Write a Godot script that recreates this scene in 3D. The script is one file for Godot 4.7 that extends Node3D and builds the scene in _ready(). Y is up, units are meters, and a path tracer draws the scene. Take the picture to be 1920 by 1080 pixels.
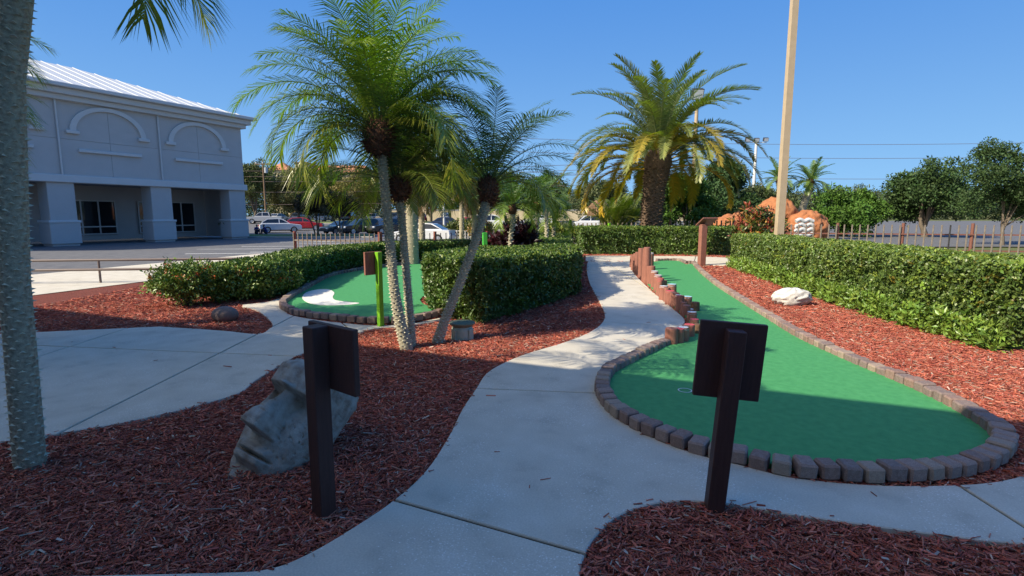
extends Node3D

# ------------------------------------------------------------------ mesh collector
class MB:
	var v := PackedVector3Array()
	var n := PackedVector3Array()
	var c := PackedColorArray()
	var ix := PackedInt32Array()
	var col := Color.WHITE
	func p(at: Vector3, nn: Vector3) -> int:
		v.append(at)
		n.append(nn)
		c.append(col)
		return v.size() - 1
	func f(i: int, j: int, k: int) -> void:
		var g := (v[k] - v[i]).cross(v[j] - v[i])
		ix.append(i)
		if g.dot(n[i] + n[j] + n[k]) < 0.0:
			ix.append(k)
			ix.append(j)
		else:
			ix.append(j)
			ix.append(k)
	func tri(a: Vector3, b: Vector3, d: Vector3, away: Vector3) -> void:
		var g := (d - a).cross(b - a).normalized()
		if g.dot(away) < 0.0:
			g = -g
		var i := p(a, g)
		p(b, g)
		p(d, g)
		f(i, i + 1, i + 2)
	func quad(a: Vector3, b: Vector3, d: Vector3, e: Vector3, away: Vector3) -> void:
		var g := (d - a).cross(e - b).normalized()
		if g.dot(away) < 0.0:
			g = -g
		var i := p(a, g)
		p(b, g)
		p(d, g)
		p(e, g)
		f(i, i + 1, i + 2)
		f(i, i + 2, i + 3)
	func box(at: Vector3, size: Vector3, basis := Basis.IDENTITY, bev := 0.0) -> void:
		var h := size * 0.5
		for ax in 3:
			var a1 := (ax + 1) % 3
			var a2 := (ax + 2) % 3
			for s in [-1.0, 1.0]:
				var q := []
				for w in [[-1.0, -1.0], [1.0, -1.0], [1.0, 1.0], [-1.0, 1.0]]:
					var o := Vector3.ZERO
					o[ax] = s * h[ax]
					o[a1] = w[0] * (h[a1] - bev)
					o[a2] = w[1] * (h[a2] - bev)
					q.append(at + basis * o)
				var nn := Vector3.ZERO
				nn[ax] = s
				quad(q[0], q[1], q[2], q[3], basis * nn)
		if bev <= 0.0:
			return
		for ax in 3:
			var a1 := (ax + 1) % 3
			var a2 := (ax + 2) % 3
			for s1 in [-1.0, 1.0]:
				for s2 in [-1.0, 1.0]:
					var q := []
					for w in [[-1.0, 0], [1.0, 0], [1.0, 1], [-1.0, 1]]:
						var o := Vector3.ZERO
						o[ax] = w[0] * (h[ax] - bev)
						o[a1] = s1 * (h[a1] - (bev if w[1] == 1 else 0.0))
						o[a2] = s2 * (h[a2] - (bev if w[1] == 0 else 0.0))
						q.append(at + basis * o)
					var nn := Vector3.ZERO
					nn[a1] = s1
					nn[a2] = s2
					quad(q[0], q[1], q[2], q[3], basis * nn)
		for sx in [-1.0, 1.0]:
			for sy in [-1.0, 1.0]:
				for sz in [-1.0, 1.0]:
					var s := Vector3(sx, sy, sz)
					var q := []
					for ax in 3:
						var o := s * (h - Vector3.ONE * bev)
						o[ax] = s[ax] * h[ax]
						q.append(at + basis * o)
					tri(q[0], q[1], q[2], basis * s)
	func tube(pts: Array, rad: Array, sides := 8, caps := true) -> void:
		var rings := []
		var ref := Vector3(0.13, 0.21, 1.0)
		for i in pts.size():
			var t: Vector3 = (pts[mini(i + 1, pts.size() - 1)] - pts[maxi(i - 1, 0)]).normalized()
			var x := t.cross(ref)
			if x.length() < 0.05:
				x = t.cross(Vector3.RIGHT)
			x = x.normalized()
			var y := t.cross(x)
			var row := []
			for k in sides:
				var a := TAU * k / sides
				var d := x * cos(a) + y * sin(a)
				row.append(p(pts[i] + d * rad[i], d))
			rings.append(row)
		for i in rings.size() - 1:
			for k in sides:
				var k2 := (k + 1) % sides
				f(rings[i][k], rings[i + 1][k], rings[i + 1][k2])
				f(rings[i][k], rings[i + 1][k2], rings[i][k2])
		if caps:
			for e in [0, pts.size() - 1]:
				var t: Vector3 = (pts[1] - pts[0]) * -1.0 if e == 0 else pts[e] - pts[e - 1]
				t = t.normalized()
				var m := p(pts[e], t)
				var row := []
				for k in sides:
					row.append(p(v[rings[e][k]], t))
				for k in sides:
					f(m, row[k], row[(k + 1) % sides])
	func lathe(prof: Array, sides := 24, xf := Transform3D.IDENTITY) -> void:
		# profile of (radius, height) from the bottom up, outside to the outside
		for i in prof.size() - 1:
			var a: Vector2 = prof[i]
			var b: Vector2 = prof[i + 1]
			var d := (b - a).normalized()
			var nr := Vector2(d.y, -d.x)
			var r0 := []
			var r1 := []
			for k in sides + 1:
				var t := TAU * k / sides
				var nn := xf.basis * Vector3(cos(t) * nr.x, nr.y, sin(t) * nr.x)
				r0.append(p(xf * Vector3(cos(t) * a.x, a.y, sin(t) * a.x), nn))
				r1.append(p(xf * Vector3(cos(t) * b.x, b.y, sin(t) * b.x), nn))
			for k in sides:
				f(r0[k], r1[k], r1[k + 1])
				f(r0[k], r1[k + 1], r0[k + 1])
	func extrude(poly: PackedVector2Array, y0: float, y1: float, bev := 0.0) -> void:
		var q := poly.duplicate()
		if Geometry2D.is_polygon_clockwise(q):
			q.reverse()
		var m := q.size()
		var inset := PackedVector2Array()
		var outw := []
		for i in m:
			var a := q[(i + m - 1) % m]
			var b := q[i]
			var d := q[(i + 1) % m]
			var n1 := (b - a).orthogonal().normalized()
			var n2 := (d - b).orthogonal().normalized()
			var o := (n1 + n2).normalized()
			outw.append(o)
			inset.append(b - o * bev)
		for i in m:
			var j := (i + 1) % m
			var o: Vector2 = (outw[i] + outw[j])
			var away := Vector3(o.x, 0.3 if bev > 0.0 else 0.0, o.y)
			quad(Vector3(q[i].x, y0, q[i].y), Vector3(q[j].x, y0, q[j].y), Vector3(q[j].x, y1 - bev, q[j].y), Vector3(q[i].x, y1 - bev, q[i].y), away)
			if bev > 0.0:
				quad(Vector3(q[i].x, y1 - bev, q[i].y), Vector3(q[j].x, y1 - bev, q[j].y), Vector3(inset[j].x, y1, inset[j].y), Vector3(inset[i].x, y1, inset[i].y), away)
		var t := Geometry2D.triangulate_polygon(inset)
		if t.is_empty():
			t = Geometry2D.triangulate_polygon(q)
		var base := v.size()
		for pt in inset:
			p(Vector3(pt.x, y1, pt.y), Vector3.UP)
		for i in range(0, t.size(), 3):
			f(base + t[i], base + t[i + 1], base + t[i + 2])
	func blob(at: Vector3, r: Vector3, noise: FastNoiseLite, amp: float, nu := 24, nv := 16, basis := Basis.IDENTITY, ridge := 0.0) -> void:
		# a lumpy closed body
		var rows := []
		for j in nv + 1:
			var row := []
			for i in nu:
				var th := PI * j / nv
				var ph := TAU * i / nu
				var d := Vector3(sin(th) * cos(ph), cos(th), sin(th) * sin(ph))
				var k := 1.0 + amp * noise.get_noise_3dv(d * 2.0 + at) + amp * 0.4 * noise.get_noise_3dv(d * 6.0 + at)
				if ridge > 0.0:
					k -= ridge * pow(1.0 - absf(noise.get_noise_3dv(d * 55.0 + at * 9.0)), 9.0) - ridge * 0.6 * noise.get_noise_3dv(d * 120.0 + at)
				row.append(p(at + basis * (d * r * k), basis * d))
			rows.append(row)
		for j in nv:
			for i in nu:
				var i2 := (i + 1) % nu
				f(rows[j][i], rows[j + 1][i], rows[j + 1][i2])
				f(rows[j][i], rows[j + 1][i2], rows[j][i2])
		renormal()
	func renormal() -> void:
		var acc := PackedVector3Array()
		acc.resize(v.size())
		for t in range(0, ix.size(), 3):
			var g := (v[ix[t + 2]] - v[ix[t]]).cross(v[ix[t + 1]] - v[ix[t]])
			for e in 3:
				acc[ix[t + e]] += g
		for i in v.size():
			if acc[i].length() > 1e-12:
				n[i] = acc[i].normalized()
	func mesh() -> ArrayMesh:
		var a := []
		a.resize(Mesh.ARRAY_MAX)
		a[Mesh.ARRAY_VERTEX] = v
		a[Mesh.ARRAY_NORMAL] = n
		a[Mesh.ARRAY_COLOR] = c
		a[Mesh.ARRAY_INDEX] = ix
		var m := ArrayMesh.new()
		m.add_surface_from_arrays(Mesh.PRIMITIVE_TRIANGLES, a)
		return m

var M := {}
var used := {}
var rng := RandomNumberGenerator.new()
var lumps := FastNoiseLite.new()

func numbered(called: String) -> String:
	var k: int = used.get(called, 0)
	used[called] = k + 1
	return called if k == 0 else "%s_%03d" % [called, k]

func tag(o: Node, label: String, category := "", group := "", kind := "") -> void:
	if label:
		o.set_meta("label", label)
	if category:
		o.set_meta("category", category)
	if group:
		o.set_meta("group", group)
	if kind:
		o.set_meta("kind", kind)

func thing(called: String, label: String, category: String, at := Vector3.ZERO, turn := 0.0, group := "") -> Node3D:
	var o := Node3D.new()
	o.name = numbered(called)
	add_child(o)
	o.position = at
	o.rotation.y = turn
	tag(o, label, category, group)
	return o

func structure(called: String, label := "") -> Node3D:
	var o := Node3D.new()
	o.name = numbered(called)
	add_child(o)
	tag(o, label, "", "", "structure")
	return o

func part(called: String, shape, material: Material, parent: Node, xf := Transform3D.IDENTITY) -> MeshInstance3D:
	var o := MeshInstance3D.new()
	o.name = called
	o.mesh = shape.mesh() if shape is MB else shape
	o.material_override = material
	o.transform = xf
	parent.add_child(o, true)
	return o

func copies(called: String, mesh: Mesh, material: Material, xfs: Array, cols: PackedColorArray, parent: Node) -> MultiMeshInstance3D:
	var mm := MultiMesh.new()
	mm.transform_format = MultiMesh.TRANSFORM_3D
	mm.use_colors = true
	mm.mesh = mesh
	mm.instance_count = xfs.size()
	for i in xfs.size():
		mm.set_instance_transform(i, xfs[i])
		mm.set_instance_color(i, cols[i])
	var o := MultiMeshInstance3D.new()
	o.name = called
	o.multimesh = mm
	o.material_override = material
	parent.add_child(o, true)
	o.set_meta("kind", "stuff")
	return o

# ------------------------------------------------------------------ materials
func noise_bytes(size: int, freq: float, sd: int, oct := 4, cell := false) -> PackedByteArray:
	var fn := FastNoiseLite.new()
	fn.seed = sd
	fn.frequency = freq
	fn.noise_type = FastNoiseLite.TYPE_CELLULAR if cell else FastNoiseLite.TYPE_SIMPLEX_SMOOTH
	fn.fractal_octaves = oct
	fn.fractal_type = FastNoiseLite.FRACTAL_NONE if cell else FastNoiseLite.FRACTAL_FBM
	return fn.get_seamless_image(size, size).get_data()

func tone(c: Color) -> Color:
	return c.linear_to_srgb()

func picture(size: int, rgb: PackedByteArray) -> ImageTexture:
	return ImageTexture.create_from_image(Image.create_from_data(size, size, false, Image.FORMAT_RGB8, rgb))

func grey(size: int, bytes: PackedByteArray) -> ImageTexture:
	return ImageTexture.create_from_image(Image.create_from_data(size, size, false, Image.FORMAT_L8, bytes))

func plain(c: Color, rough := 0.7, spec := 0.5, metal := 0.0) -> StandardMaterial3D:
	var m := StandardMaterial3D.new()
	m.albedo_color = tone(c)
	m.roughness = rough
	m.metallic_specular = spec
	m.metallic = metal
	return m

func mottled(cols: Array, metres: float, freq: float, sd: int, rough := 0.85, relief := 0.3, world := true, size := 512, fine := 0.25, speck := 0.0, speck_col := Color(0.7, 0.68, 0.62)) -> StandardMaterial3D:
	# a surface whose colour wanders between the given ones (linear), with grain and relief
	var a := noise_bytes(size, freq, sd, 5)
	var b := noise_bytes(size, 0.18, sd + 7, 3)
	var k := noise_bytes(size, freq * 0.5, sd + 13, 2)
	var out := PackedByteArray()
	out.resize(size * size * 3)
	var hgt := PackedByteArray()
	hgt.resize(size * size)
	var r := RandomNumberGenerator.new()
	r.seed = sd
	var lut := []
	for i in 256:
		var t: float = i / 255.0 * (cols.size() - 1)
		var j := mini(int(t), cols.size() - 2)
		lut.append(Color(cols[j]).lerp(cols[j + 1], t - j))
	var flakes := []
	var sc := tone(speck_col)
	var gam := PackedByteArray()
	gam.resize(1025)
	for i in 1025:
		gam[i] = int(clampf(Color(i / 1024.0, 0, 0).linear_to_srgb().r * 255.0, 0, 255))
	for i in size * size:
		var c: Color = lut[a[i]]
		var g := 1.0 + fine * (b[i] / 127.5 - 1.0)
		if speck > 0.0 and k[i] > 90 and r.randf() < speck * 0.16 * (k[i] - 90) / 60.0:
			flakes.append(i)
		if false:
			out[i * 3] = int(sc.r * 255)
			out[i * 3 + 1] = int(sc.g * 255)
			out[i * 3 + 2] = int(sc.b * 255)
		else:
			out[i * 3] = gam[int(clampf(c.r * g, 0, 1) * 1024)]
			out[i * 3 + 1] = gam[int(clampf(c.g * g, 0, 1) * 1024)]
			out[i * 3 + 2] = gam[int(clampf(c.b * g, 0, 1) * 1024)]
		hgt[i] = (a[i] + b[i]) >> 1
	for i in flakes:
		var wide := 1 + r.randi() % 3
		var tall := 1 + r.randi() % 2
		var soft := r.randf_range(0.35, 1.0)
		for y in tall:
			for x in wide:
				var o: int = ((i + x + y * size) % (size * size)) * 3
				out[o] = int(lerpf(out[o], sc.r * 255, soft))
				out[o + 1] = int(lerpf(out[o + 1], sc.g * 255, soft))
				out[o + 2] = int(lerpf(out[o + 2], sc.b * 255, soft))
	var m := StandardMaterial3D.new()
	m.albedo_texture = picture(size, out)
	m.roughness = rough
	m.metallic_specular = 0.4
	m.uv1_triplanar = true
	m.uv1_world_triplanar = world
	m.uv1_scale = Vector3.ONE / metres
	if relief > 0.0:
		m.heightmap_enabled = true
		m.heightmap_texture = grey(size, hgt)
		m.heightmap_scale = relief
	return m

func leafy(rough := 0.45, back := Color(0.5, 0.6, 0.25), spec := 0.5) -> StandardMaterial3D:
	var m := plain(Color(1, 1, 1), rough, spec)
	m.vertex_color_use_as_albedo = true
	m.backlight_enabled = true
	m.backlight = back
	return m

func make_materials() -> void:
	M.concrete = mottled([Color(0.45, 0.41, 0.325), Color(0.55, 0.50, 0.40), Color(0.58, 0.53, 0.425), Color(0.62, 0.57, 0.47)], 2.6, 0.006, 11, 0.8, 0.15, true, 1024, 0.14, 0.075, Color(0.86, 0.84, 0.80))
	M.turf = mottled([Color(0.048, 0.235, 0.078), Color(0.058, 0.27, 0.09), Color(0.066, 0.29, 0.098), Color(0.078, 0.315, 0.11)], 1.3, 0.012, 21, 0.8, 0.35, true, 1024, 0.30, 0.004, Color(0.12, 0.36, 0.16))
	M.sand_white = mottled([Color(0.68, 0.64, 0.55), Color(0.78, 0.75, 0.66)], 0.9, 0.02, 22, 0.8, 0.1)
	M.mulch = mottled([Color(0.09, 0.026, 0.018), Color(0.22, 0.06, 0.038), Color(0.32, 0.09, 0.055)], 0.7, 0.05, 23, 0.95, 2.0, true, 512, 0.5)
	M.soil = mottled([Color(0.10, 0.085, 0.045), Color(0.10, 0.12, 0.035), Color(0.16, 0.16, 0.06)], 3.0, 0.02, 24, 0.95, 1.0)
	M.grass = mottled([Color(0.07, 0.12, 0.03), Color(0.12, 0.17, 0.04), Color(0.18, 0.19, 0.07)], 2.0, 0.03, 25, 0.95, 1.0)
	M.asphalt = mottled([Color(0.10, 0.10, 0.105), Color(0.13, 0.13, 0.133), Color(0.16, 0.155, 0.15)], 3.0, 0.01, 26, 0.85, 0.2, true, 512, 0.3)
	M.joint = mottled([Color(0.035, 0.03, 0.022), Color(0.06, 0.055, 0.035)], 0.4, 0.05, 28, 1.0, 0.5, true, 256, 0.4)
	M.kerb = mottled([Color(0.36, 0.34, 0.30), Color(0.46, 0.43, 0.38)], 2.0, 0.02, 27)
	M.line = plain(Color(0.62, 0.62, 0.6), 0.8)
	M.bricks = []
	for q in [[Color(0.20, 0.125, 0.10), Color(0.29, 0.20, 0.165)], [Color(0.24, 0.165, 0.135), Color(0.34, 0.25, 0.21)], [Color(0.17, 0.12, 0.105), Color(0.26, 0.20, 0.175)], [Color(0.27, 0.20, 0.15), Color(0.36, 0.28, 0.22)]]:
		M.bricks.append(mottled([q[0], q[1]], 0.35, 0.04, 31 + M.bricks.size(), 0.9, 0.4, true, 256, 0.35))
	M.brown_paint = mottled([Color(0.17, 0.07, 0.05), Color(0.20, 0.085, 0.06), Color(0.22, 0.095, 0.07)], 0.5, 0.015, 41, 0.6, 0.12, false, 256, 0.12)
	M.log_paint = mottled([Color(0.21, 0.085, 0.06), Color(0.29, 0.12, 0.085), Color(0.33, 0.145, 0.105)], 0.6, 0.02, 42, 0.7, 0.25, false, 256, 0.2)
	M.log_raw = mottled([Color(0.11, 0.06, 0.035), Color(0.19, 0.11, 0.065)], 0.5, 0.03, 43, 0.85, 0.4, false, 256, 0.3)
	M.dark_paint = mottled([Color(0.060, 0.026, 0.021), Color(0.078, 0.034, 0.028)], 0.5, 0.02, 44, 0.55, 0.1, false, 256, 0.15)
	M.lime = mottled([Color(0.16, 0.43, 0.015), Color(0.23, 0.53, 0.025)], 0.5, 0.02, 45, 0.5, 0.1, false, 256, 0.08)
	M.green_post = mottled([Color(0.06, 0.42, 0.05), Color(0.09, 0.5, 0.07)], 0.5, 0.02, 46, 0.5, 0.1, false, 256, 0.08)
	M.cap_white = mottled([Color(0.55, 0.58, 0.60), Color(0.72, 0.74, 0.75)], 0.3, 0.03, 47, 0.6, 0.1, false, 256, 0.1)
	M.cap_blue = mottled([Color(0.22, 0.48, 0.55), Color(0.42, 0.63, 0.68)], 0.3, 0.03, 48, 0.6, 0.1, false, 256, 0.15)
	M.cap_red = mottled([Color(0.46, 0.055, 0.07), Color(0.58, 0.10, 0.11)], 0.3, 0.03, 49, 0.6, 0.1, false, 256, 0.15)
	M.moai = mottled([Color(0.20, 0.13, 0.09), Color(0.33, 0.285, 0.23), Color(0.42, 0.375, 0.31), Color(0.50, 0.455, 0.385)], 0.6, 0.012, 51, 0.95, 0.7, false, 512, 0.18, 0.02, Color(0.12, 0.09, 0.07))
	M.red_rock = mottled([Color(0.22, 0.075, 0.032), Color(0.37, 0.145, 0.06), Color(0.46, 0.205, 0.095)], 2.5, 0.012, 52, 0.95, 3.0, true, 512, 0.15)
	M.white_rock = mottled([Color(0.52, 0.49, 0.43), Color(0.72, 0.70, 0.65)], 0.5, 0.02, 53, 0.95, 0.8, false, 256, 0.12)
	M.bark = mottled([Color(0.085, 0.065, 0.045), Color(0.17, 0.135, 0.10), Color(0.24, 0.20, 0.15)], 0.4, 0.03, 61, 0.95, 1.0, false, 256, 0.35)
	M.palm_bark = mottled([Color(0.18, 0.145, 0.09), Color(0.36, 0.315, 0.22), Color(0.52, 0.475, 0.34)], 0.25, 0.03, 62, 0.95, 0.6, false, 256, 0.35)
	M.scar = mottled([Color(0.46, 0.42, 0.29), Color(0.66, 0.62, 0.47)], 0.2, 0.04, 63, 0.95, 0.3, false, 256, 0.25)
	M.boot = mottled([Color(0.055, 0.025, 0.015), Color(0.13, 0.06, 0.035), Color(0.22, 0.11, 0.06)], 0.3, 0.05, 64, 0.95, 0.5, false, 256, 0.4)
	M.date_bark = mottled([Color(0.055, 0.035, 0.022), Color(0.13, 0.085, 0.055), Color(0.22, 0.155, 0.105)], 0.6, 0.03, 65, 0.95, 2.0, false, 256, 0.4)
	M.frond = leafy(0.38, Color(0.72, 0.85, 0.3), 0.55)
	M.leaf = leafy(0.42, Color(0.35, 0.45, 0.15), 0.5)
	M.tree_leaf = leafy(0.6, Color(0.35, 0.4, 0.15), 0.35)
	M.chip = plain(Color(1, 1, 1), 0.8, 0.35)
	M.chip.vertex_color_use_as_albedo = true
	M.flesh = plain(Color(1, 1, 1), 0.75, 0.35)
	M.flesh.vertex_color_use_as_albedo = true
	M.core = mottled([Color(0.07, 0.12, 0.026), Color(0.085, 0.145, 0.03), Color(0.11, 0.165, 0.038)], 0.3, 0.05, 66, 0.9, 1.5, true, 256, 0.3)
	M.tan_pole = mottled([Color(0.42, 0.325, 0.21), Color(0.48, 0.375, 0.25)], 1.5, 0.02, 71, 0.6, 0.05, false, 256, 0.06)
	M.white_metal = plain(Color(0.62, 0.62, 0.60), 0.45)
	M.dark_metal = plain(Color(0.035, 0.03, 0.03), 0.5)
	M.rail = plain(Color(0.15, 0.11, 0.095), 0.5)
	M.picket = mottled([Color(0.16, 0.125, 0.095), Color(0.26, 0.22, 0.18)], 0.8, 0.03, 72, 0.8, 0.2, false, 256, 0.2)
	M.red_post = plain(Color(0.24, 0.065, 0.04), 0.7)
	M.pump = mottled([Color(0.30, 0.36, 0.27), Color(0.38, 0.44, 0.34)], 0.4, 0.02, 73, 0.55, 0.05, false, 256, 0.06)
	M.pump_cap = mottled([Color(0.13, 0.155, 0.10), Color(0.18, 0.205, 0.135)], 0.4, 0.02, 74, 0.6, 0.05, false, 256, 0.08)
	M.stucco = mottled([Color(0.45, 0.43, 0.41), Color(0.50, 0.48, 0.46)], 3.0, 0.01, 75, 0.9, 0.1, true, 256, 0.06)
	M.bounce_wall = mottled([Color(0.74, 0.72, 0.68), Color(0.80, 0.78, 0.74)], 3.0, 0.01, 76, 0.9, 0.1, true, 256, 0.05)  # unseen clubhouse walls, whitened to bounce light into the shaded ground
	M.trim = mottled([Color(0.55, 0.54, 0.52), Color(0.62, 0.61, 0.59)], 3.0, 0.01, 77, 0.85, 0.05, true, 256, 0.04)
	M.cream = mottled([Color(0.58, 0.48, 0.30), Color(0.66, 0.56, 0.37)], 6.0, 0.01, 78, 0.9, 0.05, true, 256, 0.05)
	M.tile_roof = mottled([Color(0.42, 0.17, 0.09), Color(0.55, 0.25, 0.14)], 3.0, 0.04, 79, 0.9, 0.5, true, 256, 0.2)
	M.roof_metal = plain(Color(0.55, 0.57, 0.58), 0.5)
	M.glass_dark = plain(Color(0.015, 0.018, 0.022), 0.08, 0.6)
	M.tyre = plain(Color(0.015, 0.015, 0.016), 0.9)
	M.rim_metal = plain(Color(0.45, 0.46, 0.47), 0.35, 0.5, 0.7)
	M.lamp_glass = plain(Color(0.7, 0.72, 0.74), 0.15, 0.6)
	M.tail = plain(Color(0.32, 0.015, 0.015), 0.25)
	M.thatch = mottled([Color(0.20, 0.12, 0.065), Color(0.36, 0.23, 0.13)], 0.5, 0.06, 80, 1.0, 1.0, false, 256, 0.4)
	M.barrel = plain(Color(0.42, 0.03, 0.05), 0.5)
	M.wood = mottled([Color(0.16, 0.10, 0.06), Color(0.25, 0.165, 0.10)], 0.8, 0.03, 81, 0.85, 0.3, false, 256, 0.3)
	for w in [M.brown_paint, M.dark_paint, M.lime, M.green_post, M.wood, M.log_paint]:
		w.uv1_scale = Vector3(9.0, 0.9, 9.0)  # the grain runs up the timber
	for q in [["white_car", Color(0.72, 0.72, 0.71)], ["red_car", Color(0.34, 0.012, 0.018)], ["black_car", Color(0.012, 0.015, 0.018)], ["teal_car", Color(0.03, 0.055, 0.065)], ["blue_car", Color(0.018, 0.03, 0.07)], ["silver_car", Color(0.42, 0.43, 0.44)], ["grey_car", Color(0.12, 0.125, 0.13)]]:
		var m := plain(q[1], 0.3, 0.5)
		m.clearcoat_enabled = true
		m.clearcoat = 1.0
		m.clearcoat_roughness = 0.04
		M[q[0]] = m

# ------------------------------------------------------------------ outlines
func rounded(pts: Array, sub := 6, closed := false) -> PackedVector2Array:
	# a smooth line through the points
	var out := PackedVector2Array()
	var m := pts.size()
	var last := m if closed else m - 1
	for i in last:
		var a: Vector2 = pts[(i - 1 + m) % m] if closed or i > 0 else pts[0]
		var b: Vector2 = pts[i]
		var c: Vector2 = pts[(i + 1) % m]
		var d: Vector2 = pts[(i + 2) % m] if closed or i + 2 < m else pts[m - 1]
		for k in sub:
			out.append(b.cubic_interpolate(c, a, d, float(k) / sub))
	if not closed:
		out.append(pts[m - 1])
	return out

func evenly(line: PackedVector2Array, step: float) -> Array:
	# [point, direction] every step along a line
	var out := []
	var left := step * 0.5
	for i in line.size() - 1:
		var a := line[i]
		var b := line[i + 1]
		var len := a.distance_to(b)
		var d := (b - a).normalized()
		while left <= len:
			out.append([a + d * left, d])
			left += step
		left -= len
	return out

func shifted(line: PackedVector2Array, by: float) -> PackedVector2Array:
	var out := PackedVector2Array()
	for i in line.size():
		var d := (line[mini(i + 1, line.size() - 1)] - line[maxi(i - 1, 0)]).normalized()
		out.append(line[i] + Vector2(-d.y, d.x) * by)
	return out

func ground_height(d: float) -> float:
	return -0.35 * smoothstep(23.0, 32.0, d) + 0.9 * smoothstep(62.0, 98.0, d)

func slabs(poly: PackedVector2Array, cuts: Array, parent: Node, gap := 0.022) -> void:
	var pieces := [poly]
	for cut in cuts:
		var a: Vector2 = cut[0]
		var b: Vector2 = cut[1]
		var d := (b - a).normalized()
		var s := Vector2(-d.y, d.x)
		var next := []
		for piece in pieces:
			for side in [1.0, -1.0]:
				var o: Vector2 = a + s * side * gap * 0.5
				var half := PackedVector2Array([o - d * 90.0, o + d * 90.0, o + d * 90.0 + s * side * 90.0, o - d * 90.0 + s * side * 90.0])
				for q in Geometry2D.intersect_polygons(piece, half):
					next.append(q)
		pieces = next
	for q in Geometry2D.offset_polygon(poly, -0.03):
		var dirt := MB.new()
		dirt.extrude(q, -0.09, -0.013)
		part("joint_soil", dirt, M.joint, parent)
	for q in pieces:
		var mb := MB.new()
		mb.extrude(q, -0.10, 0.0, 0.006)
		part("slab", mb, M.concrete, parent)

func strip(rows: Array, off: float, step := 2.0) -> MB:
	# a sheet given as [depth, x at one edge, x at the other] rows, following the lie of the land
	var mb := MB.new()
	var prev := []
	for i in rows.size() - 1:
		var a: Array = rows[i]
		var b: Array = rows[i + 1]
		var m := maxi(1, int(ceil((b[0] - a[0]) / step)))
		for k in m + (1 if i == rows.size() - 2 else 0):
			var t := float(k) / m
			var d := lerpf(a[0], b[0], t)
			var y := ground_height(d) + off
			var q := [mb.p(Vector3(lerpf(a[1], b[1], t), y, -d), Vector3.UP), mb.p(Vector3(lerpf(a[2], b[2], t), y, -d), Vector3.UP)]
			if prev:
				mb.f(prev[0], prev[1], q[1])
				mb.f(prev[0], q[1], q[0])
			prev = q
	return mb

# ------------------------------------------------------------------ plants
func leaf_clump(count: int, length: float, width: float, spread: float, sd: int, up := 0.3) -> ArrayMesh:
	# a handful of folded leaves round one twig end
	var r := RandomNumberGenerator.new()
	r.seed = sd
	var mb := MB.new()
	for i in count:
		var d := Vector3(r.randf_range(-1, 1), r.randf_range(-1, 1) + up, r.randf_range(-1, 1)).normalized()
		var o := d * spread * r.randf_range(0.1, 1.0)
		var dir := (d + Vector3(r.randf_range(-1, 1), r.randf_range(-1, 1), r.randf_range(-1, 1)) * 0.9).normalized()
		var side := dir.cross(Vector3(r.randf_range(-1, 1), r.randf_range(0.2, 1), r.randf_range(-1, 1))).normalized()
		var nn := side.cross(dir).normalized()
		if nn.y < 0.0:
			nn = -nn
		var L := length * r.randf_range(0.7, 1.2)
		var W := width * r.randf_range(0.8, 1.15) * 0.5
		var g := r.randf_range(0.8, 1.2)
		mb.col = Color(g * r.randf_range(0.95, 1.08), g, g * r.randf_range(0.85, 1.05))
		var a := mb.p(o, nn)
		var b1 := mb.p(o + dir * L * 0.45 + side * W + nn * W * 0.35, (nn - side * 0.35).normalized())
		var b2 := mb.p(o + dir * L * 0.45 - side * W + nn * W * 0.35, (nn + side * 0.35).normalized())
		var e := mb.p(o + dir * L - nn * L * 0.08, nn)
		mb.f(a, b1, e)
		mb.f(a, e, b2)
	return mb.mesh()

func tint(base: Color, r: RandomNumberGenerator, spread := 0.3, warm := 0.15) -> Color:
	var g := 1.0 + r.randf_range(-spread, spread)
	return Color(base.r * g * (1.0 + r.randf_range(-warm, warm)), base.g * g, base.b * g * (1.0 + r.randf_range(-warm, warm)))

func any_turn(r: RandomNumberGenerator, s: float) -> Basis:
	return Basis.from_euler(Vector3(r.randf_range(-1.2, 1.2), r.randf() * TAU, r.randf_range(-1.2, 1.2))).scaled(Vector3.ONE * s)

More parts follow.
